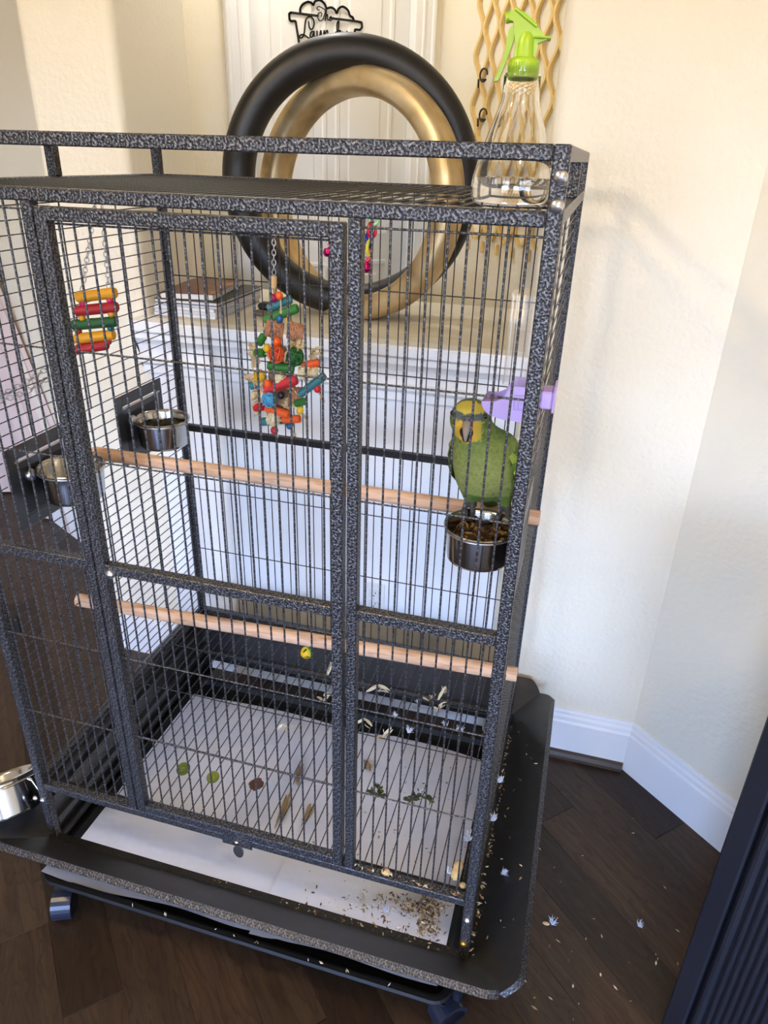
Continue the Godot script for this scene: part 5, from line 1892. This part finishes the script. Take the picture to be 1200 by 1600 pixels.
	# slotted ball on the grate
	var S := thing("rattle_ball", "small yellow and green slotted plastic ball lying on the cage floor grate", "ball", Vector3(-0.594, 0.198, -0.618), 0.0)
	mb = MB.new()
	slot_ball(mb, 0.018, 1)
	loc("lower_shell", mb, colored(Color(0.88, 0.72, 0.08), 0.35), S)
	mb = MB.new()
	slot_ball(mb, 0.018, -1)
	loc("upper_shell", mb, colored(Color(0.33, 0.68, 0.18), 0.35), S)
	for k in S.get_child_count():
		(S.get_child(k) as Node3D).basis = Basis(Quaternion(Vector3.DOWN, Vector3(-0.5, 0.0, 0.85).normalized()))

func slot_ball(mb: MB, r: float, half: int) -> void:
	var rows := 16
	var seg := 28
	for i in range(0, 8) if half < 0 else range(8, 16):
		for k in seg:
			if k % 7 < 2 and i > 2 and i < 13 and i != 7 and i != 8: continue
			var q := []
			for e in [[i, k], [i, k + 1], [i + 1, k + 1], [i + 1, k]]:
				var th: float = PI * e[0] / rows
				var ph: float = TAU * e[1] / seg
				q.append(Vector3(sin(th) * cos(ph), cos(th), sin(th) * sin(ph)))
			for s in [1.0, 0.9]:
				var sg := 1.0 if s == 1.0 else -1.0
				mb.tri(q[0] * r * s, q[1] * r * s, q[2] * r * s, q[0] * sg, q[1] * sg, q[2] * sg)
				mb.tri(q[0] * r * s, q[2] * r * s, q[3] * r * s, q[0] * sg, q[2] * sg, q[3] * sg)

func build_cluster() -> void:
	var o := Vector3(-0.552, 1.106, -0.42)
	var T := thing("cluster_toy", "big hanging cluster toy of coloured blocks, beads, rattan balls and corn cob", "bird toy", o)
	var mm := 0.001
	var col := {"r": Color(0.72, 0.1, 0.12), "g": Color(0.14, 0.4, 0.12), "t": Color(0.14, 0.4, 0.43), "o": Color(0.85, 0.33, 0.07), "y": Color(0.86, 0.68, 0.1), "b": Color(0.05, 0.32, 0.52), "m": Color(0.55, 0.04, 0.3), "k": Color(0.03, 0.03, 0.07), "n": Color(0.75, 0.6, 0.42), "c": Color(0.2, 0.52, 0.58)}
	# wooden dowel blocks: [colour, ax, ay, az, bx, by, bz, radius] in mm from the centre
	for e in [["n", -12, 141, 0, -11, 163, 0, 6.5], ["t", -24, 105, 4, 24, 124, -4, 8], ["g", -30, 84, 8, 40, 110, 4, 9], ["g", -34, 55, 8, -39, 42, 24, 8], ["g", -52, 22, 12, -28, 25, 20, 8.5], ["g", -22, 2, 22, 34, 0, 18, 8], ["o", 48, 4, 8, 84, 14, 4, 8], ["t", 44, -50, 14, 98, -9, 8, 8], ["r", -30, -45, 24, 40, -20, 18, 10], ["t", -72, -47, 6, -50, -40, 2, 8], ["g", 34, -69, 14, 58, -60, 20, 7.5], ["o", -34, -84, 14, 20, -92, 18, 9], ["r", -62, -88, 10, -40, -82, 16, 8.5], ["o", 4, -105, 14, 44, -98, 16, 8], ["t", -50, -118, 6, 8, -108, 0, 8.5], ["t", 8, -104, 2, 18, -122, 4, 9]]:
		var mb := MB.new()
		var a := o + Vector3(e[1], e[2], e[3]) * mm
		var b := o + Vector3(e[4], e[5], e[6]) * mm
		var r: float = e[7] * mm
		mb.tube([a, a.lerp(b, 0.05), a.lerp(b, 0.95), b], [r * 0.85, r, r, r * 0.85], 16)
		obj("block", mb, colored(col[e[0]], 0.6), T)
	for e in [["m", -9, 125, 8, 8], ["o", 3, 130, 8, 8], ["b", 6, 90, 16, 7.5], ["b", -28, 64, 8, 7], ["y", -20, 36, 26, 8], ["o", 2, 49, 24, 9], ["o", -20, -31, 30, 8], ["k", 10, -50, 32, 8], ["r", 82, -36, 10, 8], ["y", 46, -80, 20, 8], ["r", -14, -127, 20, 8.5], ["b", 18, -117, 12, 7], ["g", 38, 56, 10, 7], ["y", 20, 88, 10, 5], ["k", 24, -8, 20, 6]]:
		var mb := MB.new()
		mb.ball(o + Vector3(e[1], e[2], e[3]) * mm, e[4] * mm, 16)
		obj("bead", mb, colored(col[e[0]], 0.3), T)
	# corn cob slices
	for e in [[-8, 69, 12, 22, 36], [36, 68, 10, 20, 32], [30, -54, 6, 20, 26]]:
		var mb := MB.new()
		var c := o + Vector3(e[0], e[1], e[2]) * mm
		var r: float = e[3] * 0.72 * mm
		var l: float = e[4] * mm
		var bs := Basis(Vector3(0, 0, 1), 1.35) * Basis(Vector3(1, 0, 0), 0.4)
		mb.lathe([Vector2(0, -l / 2), Vector2(r * 0.9, -l / 2), Vector2(r, -l / 2 + 0.002), Vector2(r, l / 2 - 0.002), Vector2(r * 0.9, l / 2), Vector2(0, l / 2)], 20, Transform3D(bs, c))
		for k in 90:
			var a := rng.randf() * TAU
			var y := (rng.randf() - 0.5) * l * 0.95
			mb.ball(c + bs * Vector3(cos(a) * r, y, sin(a) * r), 0.0022 + rng.randf() * 0.0012, 6)
		obj("corn_cob", mb, colored(Color(0.62, 0.43, 0.31), 0.8), T)
	# pale loofah slices
	for e in [[2, -22, 18, 13], [56, -6, 12, 15], [-16, -104, 18, 17], [-46, -34, 8, 11], [74, -4, 6, 9]]:
		var mb := MB.new()
		var c := o + Vector3(e[0], e[1], e[2]) * mm
		var r: float = e[3] * mm
		mb.ball(c, r * 0.85, 14)
		for k in 60:
			var d := Vector3(rng.randf() - 0.5, rng.randf() - 0.5, rng.randf() - 0.5).normalized()
			mb.ball(c + d * r * 0.85, 0.0022 + rng.randf() * 0.0015, 6)
		obj("loofah", mb, colored(Color(0.83, 0.76, 0.6), 0.85), T)
	# rattan balls
	for e in [["o", 0, 26, 26, 16, Color(0.9, 0.35, 0.16)], ["g", 38, 24, 18, 18, Color(0.1, 0.36, 0.12)], ["y", -43, -20, 20, 12, Color(0.85, 0.68, 0.1)], ["b", -20, -63, 26, 15, Color(0.3, 0.62, 0.75)]]:
		var mb := MB.new()
		var c := o + Vector3(e[1], e[2], e[3]) * mm
		var r: float = e[4] * mm
		for k in 16:
			var ax := Vector3(rng.randf() - 0.5, rng.randf() - 0.5, rng.randf() - 0.5).normalized()
			var x := ax.cross(Vector3(0.2, 0.9, 0.3)).normalized()
			var y := ax.cross(x)
			var off := ax * (rng.randf() - 0.5) * r * 1.1
			var rr := sqrt(r * r - off.length_squared()) * (0.93 + 0.1 * rng.randf())
			var pts := []
			for i in 20:
				var a := TAU * i / 20.0
				pts.append(c + off + (x * cos(a) + y * sin(a)) * rr)
			mb.tube(pts, 0.0011, 5, false, true)
		mb.ball(c, r * 0.7, 12)
		obj("rattan_ball", mb, colored(e[5], 0.6), T)
	# corn husk strips and straw
	for e in [[-62, -30, -80, -24], [-54, -54, -64, -70], [-36, -62, -56, -78], [42, 30, 50, 50], [70, 30, 86, 36], [8, -70, 30, -78], [-48, 10, -62, 30], [22, 8, 40, 16], [-10, 16, -34, 22], [30, 40, 44, 20], [-58, -60, -40, -50], [10, -76, 24, -64], [-66, -24, -48, -44], [-60, 20, -50, 2], [54, -4, 66, -20], [28, 34, 20, 18], [-28, -72, -10, -80], [2, -34, 14, -24], [36, -60, 20, -46], [-52, -8, -60, 14], [24, 46, 42, 40]]:
		var mb := MB.new()
		for k in 7:
			var a := o + (Vector3(e[0], e[1], 14) + Vector3(rng.randf() - 0.5, rng.randf() - 0.5, rng.randf() - 0.5) * 14.0) * mm
			var b := o + (Vector3(e[2], e[3], 12) + Vector3(rng.randf() - 0.5, rng.randf() - 0.5, rng.randf() - 0.5) * 22.0) * mm
			husk(mb, a, b, 0.0022 + rng.randf() * 0.0025)
		obj("husk_strip", mb, colored(Color(0.8, 0.69, 0.5), 0.8), T)
	# knotted cord ends
	for e in [[82, -36, 96, -58], [46, -84, 58, -98], [-14, -130, -12, -146], [22, -122, 32, -138], [-46, -92, -60, -102], [80, 30, 92, 34], [-38, 78, -30, 64], [8, 124, 8, 92]]:
		var mb := MB.new()
		var a := o + Vector3(e[0], e[1], 12) * mm
		var b := o + Vector3(e[2], e[3], 12) * mm
		mb.tube([a, a.lerp(b, 0.6), b], 0.0017, 6)
		mb.ball(b.lerp(a, 0.3), 0.004, 10)
		for k in 5:
			mb.tube([b.lerp(a, 0.3), b + Vector3(rng.randf() - 0.5, rng.randf() - 0.5, rng.randf() - 0.5) * 0.009], 0.0007, 4)
		obj("cord_end", mb, colored(Color(0.72, 0.63, 0.48), 0.85), T)
	var mb := MB.new()
	mb.tube([o + Vector3(-10, 163, 0) * mm, o + Vector3(-6, 90, 0) * mm, o + Vector3(0, 0, 0) * mm, o + Vector3(-8, -110, 4) * mm], 0.004, 8)
	mb.ball(o + Vector3(-4, -30, -4) * mm, Vector3(0.03, 0.07, 0.016), 14)
	obj("core", mb, colored(Color(0.5, 0.4, 0.28), 0.9), T)
	chain(T, o + Vector3(-0.01, 0.165, 0), o + Vector3(-0.004, 0.308, 0), 0.0, 0.011, 0.0009, M.steel_dull)
	T.scale = Vector3(1.0, 1.09, 1.0)
	T.position.y -= 0.0135

func husk(mb: MB, a: Vector3, b: Vector3, w: float, curl := 0.3) -> void:
	var d := b - a
	var sd := d.cross(Vector3(rng.randf() - 0.5, rng.randf(), rng.randf() - 0.5)).normalized()
	var bow := Vector3(rng.randf() - 0.5, rng.randf() * 0.8, rng.randf() - 0.5) * d.length() * curl
	var prev := []
	for i in 6:
		var s := i / 5.0
		var c := a + d * s + bow * sin(s * PI)
		var hw := w * (1.0 - 0.75 * pow(absf(s - 0.45) / 0.55, 2.0))
		var sx := sd.rotated(d.normalized(), s * 1.3)
		var cur := [c - sx * hw, c + sx * hw]
		if i > 0:
			var nn: Vector3 = (cur[0] - prev[0]).cross(prev[1] - prev[0]).normalized()
			if nn.y < 0: nn = -nn
			var th := nn * 0.0003
			mb.quad(prev[0] + th, prev[1] + th, cur[1] + th, cur[0] + th, nn)
			mb.quad(prev[0] - th, prev[1] - th, cur[1] - th, cur[0] - th, -nn)
		prev = cur

# ---------------------------------------------------------------- litter
func down_feather(at: Vector3, size: float, label: String) -> void:
	var mb := MB.new()
	var up := Vector3(rng.randf() - 0.5, 0.6, rng.randf() - 0.5).normalized()
	for k in 34:
		var d := (up * 0.6 + Vector3(rng.randf() - 0.5, rng.randf() * 0.6, rng.randf() - 0.5) * 1.7).normalized()
		var l := size * (0.5 + rng.randf() * 0.6)
		var m := at + d * l * 0.5 + Vector3(rng.randf() - 0.5, 0, rng.randf() - 0.5) * size * 0.3
		mb.tube([at + Vector3(0, 0.0006, 0), m, at + d * l], [0.0007, 0.0006, 0.0003], 4, false)
	tag(obj("feather", mb, colored(Color(0.86, 0.88, 0.92), 0.9)), label, "feather", "loose down feathers")

func build_litter() -> void:
	var gy := 0.1805
	var mb: MB
	# fruit and vegetable slices on the grate
	for e in [[-0.713, -0.133, Color(0.36, 0.42, 0.1), "dried green vegetable ring on the cage floor, leftmost of the slices", 0.016], [-0.635, -0.131, Color(0.42, 0.46, 0.1), "dried green round slice on the cage floor between the ring and the brown one", 0.0145]]:
		var c := Vector3(e[0], gy, e[1])
		var r: float = e[4]
		mb = MB.new()
		mb.lathe([Vector2(r * 0.35, 0.0), Vector2(r, 0.0), Vector2(r * 1.04, 0.003), Vector2(r * 0.96, 0.006), Vector2(r * 0.7, 0.0045), Vector2(r * 0.35, 0.004), Vector2(r * 0.35, 0.0)], 18, Transform3D(Basis(Vector3(1, 0, 0.4).normalized(), 0.25), c + Vector3(0, 0.003, 0)))
		var s := obj("vegetable_slice", mb, colored(e[2], 0.6))
		tag(s, e[3], "vegetable slice", "dried slices on the cage floor")
		mb = MB.new()
		for k in 4:
			var a := TAU * k / 4.0 + 0.3
			mb.ball(c + Vector3(cos(a) * r * 0.3, 0.0055, sin(a) * r * 0.3), Vector3(0.003, 0.0016, 0.004), 8)
		obj("seed_core", mb, colored(Color(0.5, 0.52, 0.2), 0.5), s)
	mb = MB.new()
	var cc := Vector3(-0.531, gy + 0.003, -0.142)
	for k in 9:
		var a := TAU * k / 9.0
		mb.ball(cc + Vector3(cos(a) * 0.011, 0.002 + 0.002 * sin(k * 2.1), sin(a) * 0.011), Vector3(0.007, 0.004, 0.007), 10)
	mb.ball(cc, Vector3(0.012, 0.004, 0.012), 12)
	tag(obj("fruit_piece", mb, colored(Color(0.27, 0.14, 0.07), 0.6)), "shrivelled brown piece of fruit on the cage floor", "fruit")
	# husk shreds on the grate
	var names := ["pale husk shred on the grate right of the yellow and green ball", "pale tufted husk shred on the grate beside the door's right post", "long curved pale husk strip near the cage back", "pale curly husk shred left of the forked one near the cage back", "forked pale husk shred near the cage back", "short pale husk shred below the forked one", "white husk shred beside the door post near the tray's back edge", "bent pale husk strip over the paper's back edge", "pale frayed husk bow on the left part of the grate"]
	var hk := [[-0.509, -0.578, 0.03, 1.5], [-0.489, -0.472, 0.03, 0.4], [-0.355, -0.534, 0.058, 0.1], [-0.215, -0.56, 0.034, 0.5], [-0.187, -0.575, 0.036, 1.3], [-0.186, -0.53, 0.028, 0.4], [-0.351, -0.402, 0.04, 0.0], [-0.296, -0.388, 0.045, 0.9], [-0.541, -0.325, 0.03, 0.3]]
	for k in hk.size():
		var e = hk[k]
		mb = MB.new()
		var c := Vector3(e[0], gy + 0.004, e[1])
		var d: Vector3 = Vector3(cos(e[3]), 0.15, -sin(e[3])) * e[2] * 0.55
		for j in 3:
			var jit := Vector3(rng.randf() - 0.5, rng.randf() * 0.2, rng.randf() - 0.5) * 0.008
			var bend := Vector3(-d.z, 0.1, d.x) * (0.45 if k % 2 == 0 else -0.35) * (0.7 + 0.5 * rng.randf())
			husk(mb, c - d + jit * 0.5, c + bend * 0.6 + jit, 0.0016 + 0.0022 * rng.randf(), 0.12)
			husk(mb, c + bend * 0.6 + jit, c + d + jit * 1.4, 0.0014 + 0.002 * rng.randf(), 0.16)
		for j in (6 if k in [1, 4, 8] else 2):
			husk(mb, c + d * (0.4 if k == 4 else 0.0), c + d * 0.7 + Vector3(rng.randf() - 0.5, rng.randf() * 0.25, rng.randf() - 0.5) * 0.03, 0.0012, 0.2)
		tag(obj("husk_shred", mb, colored(Color(0.84, 0.79, 0.66), 0.8)), names[k], "husk", "husk shreds on the cage floor")
	# greens
	for e in [[-0.26, -0.209, "clump of dried green leaves on the grate beside the door's right post"], [-0.163, -0.215, "darker clump of dried green leaves on the grate nearer the right post"]]:
		mb = MB.new()
		for j in 13:
			var c := Vector3(e[0], gy + 0.002, e[1]) + Vector3(rng.randf() - 0.5, 0, rng.randf() - 0.5) * Vector3(0.06, 0, 0.026)
			mb.col = (Color(0.3, 0.33, 0.14).lerp(Color(0.16, 0.18, 0.07), rng.randf())).srgb_to_linear()
			husk(mb, c, c + Vector3(rng.randf() - 0.5, 0.25, rng.randf() - 0.5) * 0.034, 0.0036, 0.3)
			mb.ball(c + Vector3(0, 0.002, 0), Vector3(0.004 + rng.randf() * 0.006, 0.002, 0.003 + rng.randf() * 0.004), 8)
		tag(obj("dried_leaves", mb, M.vc), e[2], "leaves", "dried leaves on the cage floor")
	# corn cob scraps lying on the paper
	var cob := [[-0.549, -0.445, -0.53, -0.36, "tan leaf scrap on the liner paper, farthest back left of the door post"], [-0.537, -0.35, -0.53, -0.22, "long tan husk scrap on the liner paper left of the door post"], [-0.467, -0.33, -0.475, -0.25, "short tan husk scrap on the liner paper beside the door post"], [-0.38, -0.51, -0.36, -0.48, "tan husk scrap on the liner paper right of the door post"]]
	for e in cob:
		mb = MB.new()
		for j in 10:
			var a := Vector3(e[0], -0.056, e[1]) + Vector3(rng.randf() - 0.5, 0.1, rng.randf() - 0.5) * 0.02
			var b := Vector3(e[2], -0.056, e[3]) + Vector3(rng.randf() - 0.5, 0.1, rng.randf() - 0.5) * 0.02
			husk(mb, a.lerp(b, rng.randf() * 0.4), a.lerp(b, 0.6 + rng.randf() * 0.4), 0.004, 0.06)
		tag(obj("husk_scrap", mb, colored(Color(0.66, 0.57, 0.42), 0.85)), e[4], "husk", "husk scraps on the tray paper")
	# down feathers
	var fe := [[-0.285, 0.183, -0.452, 0.017, "white down feather on the grate over the black tray edge, leftmost of four"], [-0.239, 0.183, -0.409, 0.021, "white down feather on the grate over the black tray edge, second from left"], [-0.151, 0.183, -0.461, 0.017, "white down feather on the grate over the black tray edge, third from left"], [-0.113, 0.183, -0.453, 0.021, "white down feather on the grate over the black tray edge, rightmost of four"], [-0.242, 0.183, -0.525, 0.013, "small down feather on the grate behind the bright gap under the back panel"], [-0.268, 0.183, -0.226, 0.017, "white down feather on the grate beside the left clump of leaves"], [-0.16, 0.183, -0.23, 0.014, "white down feather on the grate by the darker clump of leaves"], [-0.345, 0.183, -0.23, 0.017, "white down feather on the grate against the door's right post"], [-0.033, 0.183, -0.14, 0.024, "large down feather caught inside the right front post"], [-0.062, 0.181, -0.05, 0.014, "small feather beside the whole peanut"], [0.006, 0.165, -0.22, 0.022, "down feather caught outside on the right cage wall near its bottom"], [0.006, 0.17, -0.33, 0.018, "down feather caught outside on the right cage wall farther back"], [0.045, 0.03, -0.2, 0.016, "down feather lying on the right seed guard"], [-0.2, -0.056, -0.092, 0.02, "bluish white feather on the paper left of the husk pile"], [0.182, FL + 0.001, -0.289, 0.022, "down feather on the floor right of the cage, beside a seed hull"], [0.39, FL + 0.001, -0.348, 0.019, "down feather on the floor near the navy cabinet"]]
	for e in fe:
		down_feather(Vector3(e[0], e[1], e[2]), e[3], e[4])
	# peanut shells
	mb = MB.new()
	var pc := Vector3(-0.046, 0.19, -0.056)
	var pr := []
	for k in 15:
		var s := k / 14.0
		var r := 0.0092 * sqrt(maxf(0.0, 1.0 - pow((s - 0.5) * 2.0, 2.0))) * 1.25 * (1.0 - 0.26 * exp(-pow((s - 0.5) / 0.14, 2.0)))
		pr.append(Vector2(r, (s - 0.5) * 0.042))
	mb.lathe(pr, 18, Transform3D(Basis(Vector3(1, 0, 0), PI / 2 + 0.42) * Basis(Vector3(0, 0, 1), 0.15), pc))
	var nutm := mat(Color(0.8, 0.67, 0.46), 0.85)
	tri_height(nutm, tex(noise_image(64, 0.08, 90, FastNoiseLite.TYPE_CELLULAR)), 0.06, 30.0)
	tag(obj("peanut", mb, nutm), "whole peanut in its shell on the grate at the right front post", "peanut")
	for e in [[Vector3(-0.185, 0.183, -0.012), 0.0095, "half nut shell lying on the front bottom rail right of the door"], [Vector3(-0.029, 0.183, -0.028), 0.0075, "round yellowish nut half at the foot of the right front post"]]:
		mb = MB.new()
		mb.lathe([Vector2(0, 0.004), Vector2(e[1] * 0.7, 0.0035), Vector2(e[1] * 0.95, 0.001), Vector2(e[1], -0.001), Vector2(e[1] * 0.9, -0.003), Vector2(0, -0.004)], 16, Transform3D(Basis(Vector3(1, 0, 0.3).normalized(), 0.6).scaled(Vector3(1, 1, 0.65)), e[0] + Vector3(0, 0.004, 0)))
		tag(obj("nut_shell", mb, colored(Color(0.74, 0.62, 0.42), 0.8)), e[2], "nut shell")
	# heap of hulls on the paper: nobody could count them
	mb = MB.new()
	for e in [[-0.135, -0.12, 0.05, 0.022, 150], [-0.098, -0.085, 0.026, 0.03, 150], [-0.1, -0.14, 0.04, 0.02, 110], [-0.19, -0.115, 0.05, 0.03, 70], [-0.24, -0.1, 0.07, 0.05, 50], [-0.35, -0.06, 0.14, 0.09, 45], [-0.15, -0.07, 0.09, 0.05, 60], [-0.15, -0.5, 0.2, 0.12, 30], [-0.25, -0.3, 0.25, 0.1, 40]]:
		for k in int(e[4]):
			var g1 := (rng.randf() + rng.randf() + rng.randf() - 1.5) * 0.9
			var g2 := (rng.randf() + rng.randf() + rng.randf() - 1.5) * 0.9
			var p := Vector3(minf(e[0] + g1 * e[2], -0.056), -0.0575 + rng.randf() * 0.004, e[1] + g2 * e[3])
			hull(mb, p)
	tag(obj("seed_hulls", mb, M.vc), "heap of seed hulls and crumbs scattered over the right side of the tray paper", "seed hulls", "", "stuff")
	mb = MB.new()
	for k in 150:
		# along the joint between the right cage wall and the guard, and over the guards
		var z := -rng.randf() * 0.72
		hull(mb, Vector3(0.002 + rng.randf() * rng.randf() * 0.02, 0.004 + rng.randf() * 0.004, z))
	for k in 60:
		hull(mb, Vector3(-rng.randf() * 0.6, 0.001, -0.003 - rng.randf() * 0.012))
	for k in 26:
		var xx := rng.randf() * 0.09
		hull(mb, Vector3(xx, 0.003 + xx * 0.57, -rng.randf() * 0.7))
	for k in 40:
		hull(mb, Vector3(-rng.randf() * 0.45, 0.184, -0.004 - rng.randf() * 0.014))
	tag(obj("seed_crumbs", mb, M.vc), "seed crumbs gathered along the cage rails and the right seed guard", "seed crumbs", "", "stuff")
	mb = MB.new()
	for k in 11:
		hull(mb, Vector3(-0.92 + rng.randf() * 0.86, -0.0405, 0.067 + rng.randf() * 0.004))
	for k in 46:
		var p := Vector3(0.13 + rng.randf() * 0.42, FL + 0.0012, -0.75 + rng.randf() * 0.75)
		if p.x - 0.36 > (p.z + 0.9) * 0.9: continue
		hull(mb, p, 0.6 + rng.randf() * 0.6)
	for e in [[0.301, -0.295], [0.198, -0.251], [0.225, -0.21], [0.157, -0.078], [0.366, -0.156], [0.401, -0.394], [0.157, -0.159], [0.02, 0.13], [0.05, 0.12], [0.09, 0.1], [0.12, 0.06], [-0.3, 0.2], [-0.6, 0.22]]:
		hull(mb, Vector3(e[0], FL + 0.0015, e[1]), 1.3)
	tag(obj("floor_crumbs", mb, M.vc), "pale seed crumbs scattered over the dark floor right of the cage", "seed crumbs", "", "stuff")
	# seed hull beside the feather
	mb = MB.new()
	mb.ball(Vector3(0.166, FL + 0.004, -0.286), Vector3(0.009, 0.003, 0.0048), 12)
	tag(obj("seed_hull", mb, colored(Color(0.8, 0.67, 0.5), 0.6)), "single large tan seed hull on the floor beside a white feather", "seed hull")

func hull(mb: MB, p: Vector3, s := 1.0) -> void:
	var cs := [Color(0.62, 0.5, 0.34), Color(0.8, 0.74, 0.62), Color(0.42, 0.3, 0.18), Color(0.86, 0.84, 0.78), Color(0.3, 0.22, 0.14)]
	mb.col = (cs[rng.randi() % 5] as Color).srgb_to_linear()
	var bs := Basis(Vector3.UP, rng.randf() * TAU) * Basis(Vector3.RIGHT, (rng.randf() - 0.5) * 0.8)
	var l := (0.0026 + rng.randf() * 0.0046) * s
	var w := l * (0.2 + rng.randf() * 0.28)
	var h := 0.0008 + rng.randf() * 0.0012
	var P := [Vector3(-l, 0, 0), Vector3(0, 0, w), Vector3(l, 0, 0), Vector3(0, 0, -w)]
	var top := p + bs * Vector3(0, h, 0)
	for i in 4:
		var a: Vector3 = p + bs * P[i]
		var b: Vector3 = p + bs * P[(i + 1) % 4]
		var nn := (b - a).cross(top - a).normalized()
		if nn.y < 0: nn = -nn
		mb.tri(a, b, top, nn, nn, nn)
